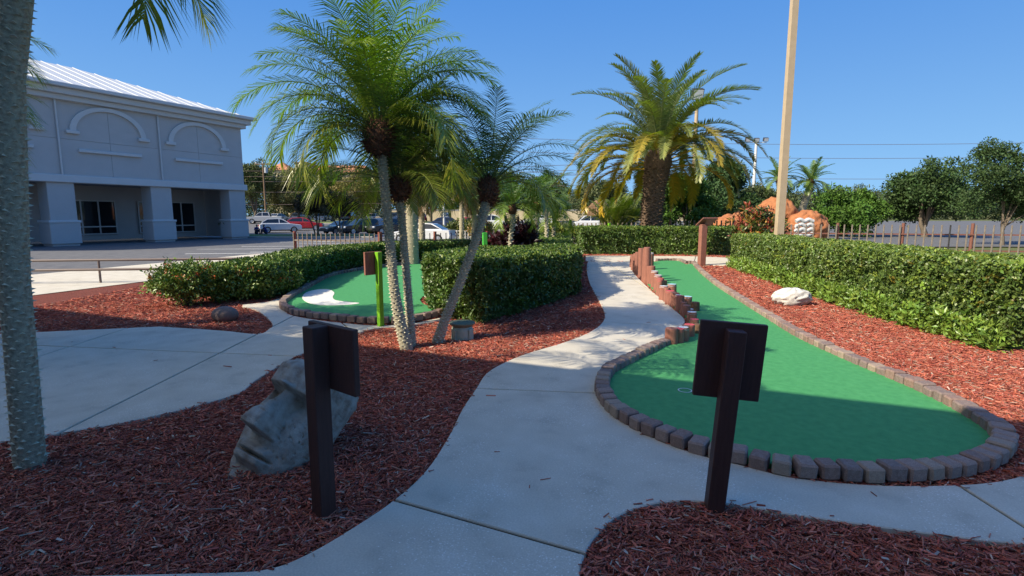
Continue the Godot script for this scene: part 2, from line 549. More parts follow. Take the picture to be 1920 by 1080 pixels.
func hedge(called: String, label: String, foot: PackedVector2Array, height: float, base: Color, density: float, clump: Mesh, size: float, sd: int, y0 := 0.0) -> Node3D:
	# a clipped hedge over a footprint: leaf clumps over a dense twiggy inside
	var r := RandomNumberGenerator.new()
	r.seed = sd
	var t := thing(called, label, "hedge", Vector3(0, y0, 0))
	var inner := MB.new()
	var shrunk := Geometry2D.offset_polygon(foot, -0.14)
	if shrunk.size() > 0:
		inner.extrude(shrunk[0], -0.05, height - 0.15)
		part("inner_twigs", inner, M.core, t)
	var xfs := []
	var cols := PackedColorArray()
	var m := foot.size()
	var mid := Vector2.ZERO
	var lo := foot[0]
	var hi := foot[0]
	for q in foot:
		mid += q / m
		lo = Vector2(minf(lo.x, q.x), minf(lo.y, q.y))
		hi = Vector2(maxf(hi.x, q.x), maxf(hi.y, q.y))
	var ccw := not Geometry2D.is_polygon_clockwise(foot)
	for i in m:
		var a := foot[i]
		var b := foot[(i + 1) % m]
		var len := a.distance_to(b)
		var o := (b - a).orthogonal().normalized() * (1.0 if ccw else -1.0)
		for k in int(len * height * density):
			var s := r.randf()
			var y := height * pow(r.randf(), 0.85)
			var q := a.lerp(b, s)
			var bulge := 0.07 * lumps.get_noise_3d(q.x * 30.0, y * 30.0, q.y * 30.0) + 0.10 * (y / height - 0.6) - 0.10 * smoothstep(0.85, 1.0, y / height)
			var thin := lumps.get_noise_3d(q.x * 55.0 + 90.0, y * 55.0, q.y * 55.0)
			if thin < -0.28 and r.randf() < 0.75:
				continue
			q += o * (bulge - 0.16 * pow(r.randf(), 2.0))
			xfs.append(Transform3D(any_turn(r, size * r.randf_range(0.6, 1.4)), Vector3(q.x, y, q.y)))
			var w := r.randf()
			cols.append(tint(base * (Color(1.9, 1.7, 1.2) if w < 0.09 else Color(1.6, 0.9, 0.6) if w > 0.985 else Color.WHITE), r))
	var area := (hi.x - lo.x) * (hi.y - lo.y)
	for k in int(area * density * 1.15):
		var q := Vector2(r.randf_range(lo.x, hi.x), r.randf_range(lo.y, hi.y))
		if Geometry2D.is_point_in_polygon(q, foot):
			var y := height + 0.05 * lumps.get_noise_2d(q.x * 40.0, q.y * 40.0) - 0.12 * pow(r.randf(), 2.0)
			xfs.append(Transform3D(any_turn(r, size * r.randf_range(0.75, 1.25)), Vector3(q.x, y, q.y)))
			var w := r.randf()
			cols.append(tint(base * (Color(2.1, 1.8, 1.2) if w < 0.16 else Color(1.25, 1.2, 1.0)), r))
	copies("foliage", clump, M.leaf, xfs, cols, t)
	return t

func shrub(called: String, label: String, category: String, at: Vector3, rad: Vector3, count: int, tones: Array, clump: Mesh, size: float, sd: int, stems := 5, group := "") -> Node3D:
	var r := RandomNumberGenerator.new()
	r.seed = sd
	var t := thing(called, label, category, at, 0.0, group)
	var mb := MB.new()
	for i in stems:
		var a := TAU * i / stems + r.randf()
		var e := Vector3(cos(a) * rad.x * 0.6, rad.y * r.randf_range(1.0, 1.6), sin(a) * rad.z * 0.6)
		mb.tube([Vector3(cos(a) * 0.04, -0.03, sin(a) * 0.04), e * 0.5 + Vector3(0, rad.y * 0.12, 0), e], [0.022, 0.016, 0.006], 5)
	part("stem", mb, M.bark, t)
	var xfs := []
	var cols := PackedColorArray()
	for k in count:
		var d := Vector3(r.randfn(), r.randfn(), r.randfn()).normalized()
		var w := 0.78 + 0.5 * lumps.get_noise_3dv(d * 90.0 + at * 11.0)
		var q := d * rad * w * pow(r.randf(), 0.33) + Vector3(0, rad.y, 0)
		if q.y < 0.0:
			continue
		xfs.append(Transform3D(any_turn(r, size * r.randf_range(0.7, 1.3)), q))
		cols.append(tint(tones[r.randi() % tones.size()], r, 0.3, 0.1))
	copies("foliage", clump, M.leaf, xfs, cols, t)
	return t

func tree(called: String, label: String, at: Vector3, height: float, wide: float, trunk_h: float, trunk_r: float, base: Color, count: int, clump: Mesh, size: float, sd: int, group := "", stems := 1) -> Node3D:
	var r := RandomNumberGenerator.new()
	r.seed = sd
	var t := thing(called, label, "tree", at, 0.0, group)
	var mb := MB.new()
	for s in stems:
		var off := Vector3(r.randf_range(-1, 1), 0, r.randf_range(-1, 1)) * (0.0 if stems == 1 else trunk_r * 2.5)
		var lean := Vector3(r.randf_range(-0.06, 0.06), 0, r.randf_range(-0.06, 0.06)) * height + off * (0.0 if stems == 1 else 2.5)
		mb.tube([off + Vector3(0, -0.1, 0), off + Vector3(0, 0.25, 0), off + lean * 0.4 + Vector3(0, trunk_h * 0.6, 0), off + lean + Vector3(0, trunk_h, 0), off + lean * 1.6 + Vector3(0, height * 0.75, 0)], [trunk_r * 1.4, trunk_r, trunk_r * 0.85, trunk_r * 0.7, trunk_r * 0.15], 8)
	part("trunk", mb, M.bark, t)
	var lobes := []
	var lb := MB.new()
	for i in 13:
		var a := r.randf() * TAU
		var f := r.randf()
		var d := Vector3(cos(a) * wide * 0.5 * r.randf_range(0.25, 0.72), lerpf(trunk_h + (height - trunk_h) * 0.18, height * 0.86, f), sin(a) * wide * 0.5 * r.randf_range(0.25, 0.72))
		d.x *= 1.0 - 0.45 * f
		d.z *= 1.0 - 0.45 * f
		lobes.append([d, wide * r.randf_range(0.14, 0.25)])
		if i < 7:
			lb.tube([Vector3(0, trunk_h * r.randf_range(0.75, 1.0), 0), d * Vector3(0.5, 0.8, 0.5), d], [trunk_r * 0.5, trunk_r * 0.3, trunk_r * 0.08], 6)
	part("limb", lb, M.bark, t)
	var xfs := []
	var cols := PackedColorArray()
	for k in count:
		var l: Array = lobes[r.randi() % lobes.size()]
		var d := Vector3(r.randfn(), r.randfn() * 0.8, r.randfn()).normalized()
		var q: Vector3 = l[0] + d * l[1] * Vector3(1, 0.75, 1) * pow(r.randf(), 0.4) * (1.0 + 0.35 * lumps.get_noise_3dv((l[0] + d * 3.0) * 14.0))
		xfs.append(Transform3D(any_turn(r, size * r.randf_range(0.7, 1.3)), q))
		cols.append(tint(base, r, 0.28, 0.12))
	copies("crown", clump, M.tree_leaf, xfs, cols, t)
	return t

func frond_mesh(L: float, elev: float, droop: float, pairs: int, leaf_len: float, leaf_w: float, sd: int, base: Color, tip: Color, hang := 0.35, stalk := 0.14) -> ArrayMesh:
	# an arching feather leaf growing along +x from its foot
	var r := RandomNumberGenerator.new()
	r.seed = sd
	var mb := MB.new()
	var N := 16
	var pts := [Vector3.ZERO]
	var rad := [leaf_w * 0.9]
	var twist := r.randf_range(-0.25, 0.25)
	var e := elev
	for i in N:
		var t := float(i + 1) / N
		e = elev - droop * pow(t, 1.35)
		pts.append(pts[i] + Vector3(cos(e), sin(e), sin(twist) * t * 0.6).normalized() * L / N)
		rad.append(leaf_w * lerpf(0.8, 0.12, t))
	mb.col = base * Color(1.35, 1.25, 1.1)
	mb.tube(pts, rad, 5, false)
	for k in pairs:
		var t := lerpf(stalk, 0.99, float(k) / (pairs - 1))
		var fi := t * N
		var i := mini(int(fi), N - 1)
		var o: Vector3 = pts[i].lerp(pts[i + 1], fi - i)
		var T: Vector3 = (pts[i + 1] - pts[i]).normalized()
		var S := T.cross(Vector3.UP)
		S = S.normalized() if S.length() > 0.05 else Vector3(0, 0, 1)
		var U := S.cross(T).normalized()
		var u := (t - stalk) / (1.0 - stalk)
		var len := leaf_len * pow(maxf(0.02, sin(PI * (0.12 + 0.80 * u))), 0.75)
		var al := lerpf(1.30, 0.55, pow(u, 1.2))
		for s in [-1.0, 1.0]:
			var jit := r.randf_range(-0.12, 0.12)
			var dir: Vector3 = (T * cos(al + jit) + S * s * sin(al + jit) + U * r.randf_range(0.12, 0.38)).normalized()
			var l := len * r.randf_range(0.85, 1.1)
			var m1 := o + dir * l * 0.5 + Vector3(0, -hang * l * 0.10, 0)
			var m2 := o + dir * l * 0.95 + Vector3(0, -hang * l * 0.5, 0)
			var w := dir.cross(U).normalized() * leaf_w * 0.5
			var nn := w.cross(dir).normalized()
			if nn.dot(U) < 0.0:
				nn = -nn
			mb.col = tint(base.lerp(tip, u * 0.6 + r.randf() * 0.4), r, 0.18, 0.08)
			var a := mb.p(o - w * 0.7, nn)
			var b := mb.p(o + w * 0.7, nn)
			var c := mb.p(m1 - w, nn)
			var d := mb.p(m1 + w, nn)
			var g := mb.p(m2, nn)
			mb.f(a, b, d)
			mb.f(a, d, c)
			mb.f(c, d, g)
	return mb.mesh()

func frond_set(L: float, pairs: int, leaf_len: float, leaf_w: float, top: float, low: float, droop0: float, droop1: float, sd: int, young: Color, old: Color, hang: float, n := 9) -> Array:
	var out := []
	for i in n:
		var f := float(i) / (n - 1)
		var c := young.lerp(old, smoothstep(0.45, 1.0, f))
		out.append(frond_mesh(L * (0.86 + 0.14 * sin(PI * minf(1.0, f + 0.25))), lerpf(top, low, f), lerpf(droop0, droop1, f), pairs, leaf_len, leaf_w, sd + i, c, c * Color(1.15, 1.1, 0.8), hang))
	return out

func crown_of(t: Node3D, foot: Vector3, set_: Array, count: int, sd: int, axis := Vector3.UP, rad := 0.05, material: Material = null, open := 0.0) -> void:
	var r := RandomNumberGenerator.new()
	r.seed = sd
	var tilt := Basis(Quaternion(Vector3.UP, axis.normalized()))
	for i in count:
		var f := (i + 0.5) / count
		var k := clampi(int(round(pow(f, 0.95) * (set_.size() - 1) + r.randf_range(-0.5, 0.5))), 0, set_.size() - 1)
		var b := tilt * Basis(Vector3.UP, i * 2.39996 + r.randf_range(-0.25, 0.25))
		if open > 0.0 and k > set_.size() * 0.35 and b.x.z > 1.0 - open * 0.55:
			continue  # few old fronds hang on this side
		b = b.scaled(Vector3.ONE * r.randf_range(0.88, 1.08))
		part("frond", set_[k], material if material else M.frond, t, Transform3D(b, foot + b * Vector3(rad, 0, 0) - axis * f * rad * 2.0))

func spikes(centre: Vector3, r0: Vector3, count: int, len: float, wide: float, sd: int, up := 0.5) -> MB:
	var r := RandomNumberGenerator.new()
	r.seed = sd
	var mb := MB.new()
	for i in count:
		var y := r.randf_range(-1, 1)
		var a := r.randf() * TAU
		var q := sqrt(1.0 - y * y)
		var d := Vector3(cos(a) * q, y, sin(a) * q)
		var o := centre + d * r0 * 0.9
		var dir := (d + Vector3(0, up, 0) + Vector3(r.randf_range(-0.4, 0.4), r.randf_range(-0.3, 0.3), r.randf_range(-0.4, 0.4))).normalized()
		var s := dir.cross(Vector3.UP).normalized() * wide * r.randf_range(0.6, 1.2)
		var tt := dir.cross(s).normalized() * wide * 0.5
		var e := o + dir * len * r.randf_range(0.5, 1.3)
		mb.tri(o - s - tt, o + s - tt, e, -tt)
		mb.tri(o - s - tt, o + tt, e, -s)
		mb.tri(o + s - tt, o + tt, e, s)
	return mb

func trunk_scars(pts: Array, rad: Array, per_m: float, out: float, wide: float, sd: int) -> MB:
	# the stubs of old leaf stalks, spiralling up a trunk
	var r := RandomNumberGenerator.new()
	r.seed = sd
	var mb := MB.new()
	var k := 0
	for i in pts.size() - 1:
		var a: Vector3 = pts[i]
		var b: Vector3 = pts[i + 1]
		var m := int(a.distance_to(b) * per_m)
		var T := (b - a).normalized()
		var X := T.cross(Vector3(0, 0, 1)).normalized()
		var Y := T.cross(X)
		for j in m:
			var f := float(j) / m
			k += 1
			var ang := k * 2.39996 + r.randf_range(-0.1, 0.1)
			var d := X * cos(ang) + Y * sin(ang)
			var S := T.cross(d).normalized()
			var R: float = lerpf(rad[i], rad[i + 1], f)
			var o := a.lerp(b, f) + d * R * 0.93
			var w := wide * r.randf_range(0.7, 1.2)
			var h := w * r.randf_range(0.6, 0.9)
			var e := o + d * out * r.randf_range(0.7, 1.3) + T * h * 0.5
			mb.tri(o - S * w, o + S * w, e, -T)
			mb.tri(o - S * w, o + T * h, e, -S + d)
			mb.tri(o + S * w, o + T * h, e, S + d)
	return mb

func palm(called: String, label: String, pts: Array, rad: Array, boot: Vector3, set_: Array, fronds: int, sd: int, fine := 1.0, group := "", open := 0.0) -> Node3D:
	var foot: Vector3 = pts[0]
	var t := thing(called, label, "palm tree", foot, 0.0, group)
	var loc := []
	for q in pts:
		loc.append(q - foot)
	var line := [loc[0] + Vector3(0, -0.1, 0)]
	var rr := [rad[0] * 1.25]
	for i in loc.size():
		line.append(loc[i])
		rr.append(rad[i])
	var mb := MB.new()
	mb.tube(line, rr, 12)
	part("trunk", mb, M.palm_bark, t)
	part("leaf_scar", trunk_scars(loc, rad, 170.0 * fine, 0.026 / sqrt(fine), 0.021 / sqrt(fine), sd), M.scar, t).set_meta("kind", "stuff")
	var top: Vector3 = loc[-1]
	var ax: Vector3 = (loc[-1] - loc[-2]).normalized().lerp(Vector3.UP, 0.5).normalized()
	var bm := MB.new()
	bm.blob(top + ax * boot.y * 0.45, boot * 0.9, lumps, 0.1, 14, 10)
	part("fibre_mass", bm, M.boot, t)
	part("stalk_stub", spikes(top + ax * boot.y * 0.45, boot, int(420 * fine), boot.x * 0.38, boot.x * 0.085, sd + 3), M.boot, t).set_meta("kind", "stuff")
	crown_of(t, top + ax * boot.y * 1.15, set_, fronds, sd + 5, ax, boot.x * 0.35, null, open)
	return t

# ------------------------------------------------------------------ made things
func bump(x: float, mid: float, half: float) -> float:
	return 1.0 - smoothstep(0.0, half, absf(x - mid))

func moai_mesh() -> MB:
	# a carved head: a squarish column, its features raised on the front (+z)
	var mb := MB.new()
	var NJ := 150
	var NS := 200
	var rows := []
	for j in NJ + 1:
		var t := float(j) / NJ
		var row := []
		var a := lerpf(0.19, 0.27, smoothstep(0.0, 0.45, t)) * (1.0 - 0.10 * smoothstep(0.90, 1.0, t))
		var b := lerpf(0.12, 0.22, smoothstep(0.0, 0.5, t)) * (1.0 - 0.14 * smoothstep(0.92, 1.0, t))
		for i in NS:
			var u := float(i) / NS
			# half of the samples run across the face, the rest round the sides and back
			var ph := PI * (u / 0.55) if u < 0.55 else PI + PI * (u - 0.55) / 0.45
			var cx := signf(cos(ph)) * pow(absf(cos(ph)), 0.55)
			var cz := signf(sin(ph)) * pow(absf(sin(ph)), 0.42)
			var s := absf(cx)
			var front := smoothstep(0.35, 0.9, cz)
			var w := 0.05 * (1.0 - s * s)
			var nose_w := lerpf(0.44, 0.20, smoothstep(0.42, 0.66, t))
			var ridge := 1.0 - smoothstep(nose_w * 0.55, nose_w, s)
			w += ridge * lerpf(0.20, 0.075, smoothstep(0.42, 0.76, t)) * smoothstep(0.385, 0.412, t) * (1.0 - smoothstep(0.76, 0.80, t))
			w += 0.085 * smoothstep(0.735, 0.765, t) * (1.0 - smoothstep(0.90, 1.0, t) * 0.5) * (1.0 - smoothstep(0.92, 1.0, s) * 0.6)
			w -= 0.095 * smoothstep(0.52, 0.70, t) * (1.0 - smoothstep(0.725, 0.75, t)) * (1.0 - ridge) * (1.0 - smoothstep(0.8, 1.0, s))
			var lip := 1.0 - smoothstep(0.42, 0.66, s)
			w += 0.050 * lip * smoothstep(0.345, 0.295, t) * smoothstep(0.262, 0.275, t)
			w += 0.066 * lip * smoothstep(0.262, 0.245, t) * smoothstep(0.165, 0.215, t)
			w -= 0.032 * bump(t, 0.264, 0.016) * (1.0 - smoothstep(0.5, 0.72, s))
			w -= 0.020 * bump(t, 0.15, 0.05) * lip
			w += 0.030 * bump(t, 0.06, 0.10) * (1.0 - smoothstep(0.4, 0.9, s))
			var q := Vector3(cx * a, t * 0.94, cz * b + w * front)
			q += Vector3(cx, 0, cz) * 0.012 * lumps.get_noise_3d(q.x * 160.0, q.y * 160.0, q.z * 160.0)
			q += Vector3(cx, 0, cz) * 0.006 * lumps.get_noise_3d(q.x * 520.0, q.y * 520.0, q.z * 520.0)
			var pit := lumps.get_noise_3d(q.x * 1300.0 + 70.0, q.y * 1300.0, q.z * 1300.0)
			q -= Vector3(cx, 0, cz) * 0.010 * smoothstep(0.30, 0.50, pit)
			row.append(mb.p(q, Vector3(cx, 0, cz)))
		rows.append(row)
	for j in NJ:
		for i in NS:
			var i2 := (i + 1) % NS
			mb.f(rows[j][i], rows[j + 1][i], rows[j + 1][i2])
			mb.f(rows[j][i], rows[j + 1][i2], rows[j][i2])
	var top := mb.p(Vector3(0, 0.965, 0.02), Vector3.UP)
	for i in NS:
		mb.f(top, rows[NJ][i], rows[NJ][(i + 1) % NS])
	mb.renormal()
	return mb

func skin_over(bones: Array, cell: float, blend: float) -> MB:
	# one continuous surface round tapered bones [from, to, radius, radius, colour]
	var lo := Vector3.ONE * 1e9
	var hi := -lo
	for b in bones:
		for e in [0, 1]:
			lo = lo.min(b[e] - Vector3.ONE * (b[2 + e] + cell * 2.0))
			hi = hi.max(b[e] + Vector3.ONE * (b[2 + e] + cell * 2.0))
	var nx := int((hi.x - lo.x) / cell) + 2
	var ny := int((hi.y - lo.y) / cell) + 2
	var nz := int((hi.z - lo.z) / cell) + 2
	var val := PackedFloat32Array()
	val.resize(nx * ny * nz)
	for z in nz:
		for y in ny:
			for x in nx:
				var q := lo + Vector3(x, y, z) * cell
				var d := 1.0
				for b in bones:
					var ab: Vector3 = b[1] - b[0]
					var h := clampf((q - b[0]).dot(ab) / maxf(ab.length_squared(), 1e-9), 0.0, 1.0)
					var e: float = q.distance_to(b[0] + ab * h) - lerpf(b[2], b[3], h)
					var k := clampf(0.5 + 0.5 * (d - e) / blend, 0.0, 1.0)
					d = lerpf(d, e, k) - blend * k * (1.0 - k)
				val[(z * ny + y) * nx + x] = d
	var mb := MB.new()
	var id := {}
	var st := [1, nx, nx * ny]
	for z in nz - 1:
		for y in ny - 1:
			for x in nx - 1:
				var o := (z * ny + y) * nx + x
				var sum := Vector3.ZERO
				var cnt := 0
				for e in 12:
					var ax: int = e / 4
					var u: int = e % 2
					var w: int = (e / 2) % 2
					var a1 := (ax + 1) % 3
					var a2 := (ax + 2) % 3
					var i0: int = o + u * st[a1] + w * st[a2]
					var v0 := val[i0]
					var v1 := val[i0 + st[ax]]
					if (v0 < 0.0) != (v1 < 0.0):
						var q := Vector3.ZERO
						q[a1] = u
						q[a2] = w
						q[ax] = v0 / (v0 - v1)
						sum += q
						cnt += 1
				if cnt:
					var at := lo + (Vector3(x, y, z) + sum / cnt) * cell
					var best := 1e9
					for b in bones:
						var ab: Vector3 = b[1] - b[0]
						var h := clampf((at - b[0]).dot(ab) / maxf(ab.length_squared(), 1e-9), 0.0, 1.0)
						var e: float = at.distance_to(b[0] + ab * h) - lerpf(b[2], b[3], h)
						if e < best:
							best = e
							mb.col = b[4]
					var g := Vector3(val[o + 1] - val[o], val[o + st[1]] - val[o], val[o + st[2]] - val[o])
					id[o] = mb.p(at, g.normalized())
	for z in range(1, nz - 1):
		for y in range(1, ny - 1):
			for x in range(1, nx - 1):
				var o := (z * ny + y) * nx + x
				for ax in 3:
					if (val[o] < 0.0) != (val[o + st[ax]] < 0.0):
						var s1: int = st[(ax + 1) % 3]
						var s2: int = st[(ax + 2) % 3]
						if id.has(o) and id.has(o - s1) and id.has(o - s1 - s2) and id.has(o - s2):
							mb.f(id[o], id[o - s1], id[o - s1 - s2])
							mb.f(id[o], id[o - s1 - s2], id[o - s2])
	mb.renormal()
	return mb

func seated_person(label: String, at: Vector3, turn: float, arm_out: float) -> void:
	var t := thing("person", label, "person", at, turn, "people seated on the kerb")
	var shirt := Color(0.018, 0.03, 0.16)
	var jeans := Color(0.03, 0.04, 0.075)
	var skin := Color(0.27, 0.15, 0.10)
	var shoe := Color(0.04, 0.04, 0.04)
	# sitting low on the kerb, knees up, leaning forward over them; faces +z
	var b := [[Vector3(0, 0.16, 0), Vector3(0, 0.36, 0.05), 0.155, 0.15, shirt], [Vector3(0, 0.36, 0.05), Vector3(0, 0.58, 0.14), 0.16, 0.145, shirt], [Vector3(-0.15, 0.62, 0.15), Vector3(0.15, 0.62, 0.15), 0.07, 0.07, shirt],
		[Vector3(0, 0.64, 0.16), Vector3(0, 0.74, 0.20), 0.055, 0.052, skin], [Vector3(0, 0.80, 0.22), Vector3(0, 0.88, 0.21), 0.078, 0.09, skin], [Vector3(0, 0.80, 0.30), Vector3(0, 0.825, 0.305), 0.014, 0.012, skin]]
	for s in [-1.0, 1.0]:
		b.append_array([[Vector3(s * 0.09, 0.13, 0.02), Vector3(s * 0.13, 0.44, 0.40), 0.095, 0.07, jeans], [Vector3(s * 0.13, 0.44, 0.40), Vector3(s * 0.12, 0.08, 0.48), 0.066, 0.045, jeans],
			[Vector3(s * 0.12, 0.045, 0.46), Vector3(s * 0.13, 0.035, 0.62), 0.045, 0.038, shoe], [Vector3(s * 0.19, 0.60, 0.14), Vector3(s * (0.25 + arm_out), 0.42, 0.26), 0.058, 0.048, shirt],
			[Vector3(s * (0.25 + arm_out), 0.42, 0.26), Vector3(s * 0.10, 0.47, 0.46), 0.042, 0.032, skin], [Vector3(s * 0.10, 0.47, 0.46), Vector3(s * 0.03, 0.46, 0.53), 0.034, 0.022, skin]])
	part("body", skin_over(b, 0.026, 0.03), M.flesh, t)
	var hair := MB.new()
	hair.col = Color(0.02, 0.015, 0.012)
	hair.blob(Vector3(0, 0.885, 0.195), Vector3(0.092, 0.085, 0.10), lumps, 0.05, 14, 10)
	part("hair", hair, M.flesh, t)

func post_sign(called: String, label: String, at: Vector3, turn: float, lean: Vector3, post: Vector3, panel: Vector3, panel_at: Vector3, paint: Material, panel_paint: Material, category := "sign") -> Node3D:
	var t := thing(called, label, category, at, turn)
	t.basis = Basis.from_euler(Vector3(lean.x, turn, lean.z))
	var mb := MB.new()
	mb.box(Vector3(0, post.y * 0.5 - 0.06, 0), Vector3(post.x, post.y + 0.12, post.z), Basis.IDENTITY, 0.004)
	part("post", mb, paint, t)
	if panel.x > 0.0:
		var pb := MB.new()
		pb.box(panel_at, panel, Basis.IDENTITY, 0.004)
		part("panel", pb, panel_paint, t)
	return t

func log_post(i: int, a: Array) -> void:
	var words := ["first", "second", "third", "fourth", "fifth", "sixth", "seventh", "eighth", "ninth", "tenth", "eleventh", "twelfth", "thirteenth", "fourteenth", "fifteenth", "sixteenth", "seventeenth", "eighteenth", "nineteenth", "twentieth", "twenty-first", "twenty-second", "twenty-third", "twenty-fourth", "twenty-fifth", "twenty-sixth", "twenty-seventh", "twenty-eighth", "twenty-ninth", "thirtieth", "thirty-first", "thirty-second", "thirty-third", "thirty-fourth", "thirty-fifth", "thirty-sixth", "thirty-seventh", "thirty-eighth"]
	var cap: int = a[4]
	var tops := ["bare brown top", "white painted top", "pale turquoise top", "red painted top", "weathered wood top"]
	var t := thing("log_post", "%s log post from the far end of the row beside the green, %s" % [words[i], tops[cap]], "log post", Vector3(a[0], 0, a[1]), rng.randf() * TAU, "log posts edging the putting green")
	var r: float = a[2] * 1.12
	var h: float = a[3]
	t.basis = Basis.from_euler(Vector3(rng.randf_range(-0.025, 0.025), rng.randf() * TAU, rng.randf_range(-0.025, 0.025)))
	var mb := MB.new()
	var sides := 20
	var rows := []
	var prof := [[-0.1, 1.03], [0.0, 1.02], [h * 0.4, 1.0], [h * 0.8, 0.985], [h - 0.012, 0.97], [h, 0.90]]
	for q in prof:
		var row := []
		for k in sides:
			var an := TAU * k / sides
			var w := 1.0 + 0.03 * lumps.get_noise_3d(cos(an) * 40.0 + i * 31.0, q[0] * 60.0, sin(an) * 40.0)
			row.append(mb.p(Vector3(cos(an) * r * q[1] * w, q[0], sin(an) * r * q[1] * w), Vector3(cos(an), 0, sin(an))))
		rows.append(row)
	for j in rows.size() - 1:
		for k in sides:
			var k2 := (k + 1) % sides
			mb.f(rows[j][k], rows[j + 1][k], rows[j + 1][k2])
			mb.f(rows[j][k], rows[j + 1][k2], rows[j][k2])
	mb.renormal()
	part("log", mb, M.log_raw if cap == 4 else M.log_paint, t)
	var cb := MB.new()
	var m := cb.p(Vector3(0, h + 0.002, 0), Vector3.UP)
	var ring := []
	for k in sides:
		ring.append(cb.p(mb.v[rows[-1][k]] * Vector3(1.005, 1, 1.005), Vector3.UP))
	for k in sides:
		cb.f(m, ring[k], ring[(k + 1) % sides])
	if cap in [1, 2, 3]:
		var low := []
		for k in sides:
			var q: Vector3 = mb.v[rows[-2][k]]
			low.append(cb.p(q * Vector3(1.02, 1, 1.02) - Vector3(0, 0.018 * (1.0 + lumps.get_noise_2d(k * 50.0, i * 70.0)), 0), Vector3(q.x, 0, q.z).normalized()))
		for k in sides:
			cb.f(ring[k], low[k], low[(k + 1) % sides])
			cb.f(ring[k], low[(k + 1) % sides], ring[(k + 1) % sides])
	part("top", cb, [M.log_paint, M.cap_white, M.cap_blue, M.cap_red, M.log_raw][cap], t)

func edging(called: String, label: String, line: PackedVector2Array, step: float, size: Vector3, sd: int) -> void:
	var r := RandomNumberGenerator.new()
	r.seed = sd
	var t := thing(called, label, "brick edging")
	var shapes := []
	for k in 4:
		var mb := MB.new()
		mb.box(Vector3.ZERO, Vector3(size.x * r.randf_range(0.9, 1.02), size.y * r.randf_range(0.94, 1.06), size.z * r.randf_range(0.94, 1.05)), Basis.IDENTITY, 0.012)
		for i in mb.v.size():
			mb.v[i] += Vector3(1, 1, 1) * 0.004 * lumps.get_noise_3dv(mb.v[i] * 600.0 + Vector3.ONE * k * 40.0)
		shapes.append(mb.mesh())
	for q in evenly(line, step):
		var d: Vector2 = q[1]
		var b := Basis(Vector3.UP, atan2(-d.y, d.x) + r.randf_range(-0.08, 0.08)) * Basis(Vector3(1, 0, 0), r.randf_range(-0.07, 0.07)) * Basis(Vector3(0, 0, 1), r.randf_range(-0.05, 0.05))
		part("brick", shapes[r.randi() % 4], M.bricks[r.randi() % 4], t, Transform3D(b, Vector3(q[0].x, size.y * 0.5 - 0.005 + r.randf_range(-0.012, 0.008), q[0].y)))

func picket_fence(called: String, label: String, a: Vector3, b: Vector3, high: float, gap: float, wide: float, picket: Material, rail: Material, post: Material, post_gap := 2.4) -> void:
	var t := thing(called, label, "fence", a)
	var d := b - a
	var len := Vector2(d.x, d.z).length()
	var bs := Basis(Vector3.UP, atan2(-d.z, d.x))
	var up := Vector3(0, 1, 0)
	var pm := MB.new()
	pm.box(Vector3(0, high * 0.5, 0), Vector3(wide, high, wide * 0.6), Basis.IDENTITY, wide * 0.15)
	var pmesh := pm.mesh()
	var m := int(len / gap)
	for i in m + 1:
		part("picket", pmesh, picket, t, Transform3D(bs, d * (float(i) / m)))
	for y in [0.25, 0.72]:
		var rm := MB.new()
		rm.box(d * 0.5 + up * high * y + bs * Vector3(0, 0, -wide * 0.6), Vector3(len, 0.05, 0.035), Basis(bs.x.lerp(d.normalized(), 1.0), bs.y, bs.z))
		part("rail", rm, rail, t)
	var n := maxi(1, int(round(len / post_gap)))
	for i in n + 1:
		var qm := MB.new()
		qm.tube([d * (float(i) / n) + bs * Vector3(0, 0, -wide * 2.0) + up * -0.1, d * (float(i) / n) + bs * Vector3(0, 0, -wide * 2.0) + up * (high * 1.05)], [0.06, 0.055], 10)
		part("post", qm, post, t)

func far_end(w: float, y: float, belt: float, roof: float) -> float:
	return w * (1.0 - 0.20 * smoothstep(belt, roof, y)) if y > belt else w * (1.0 - 0.05 * smoothstep(0.5, 0.25, y))

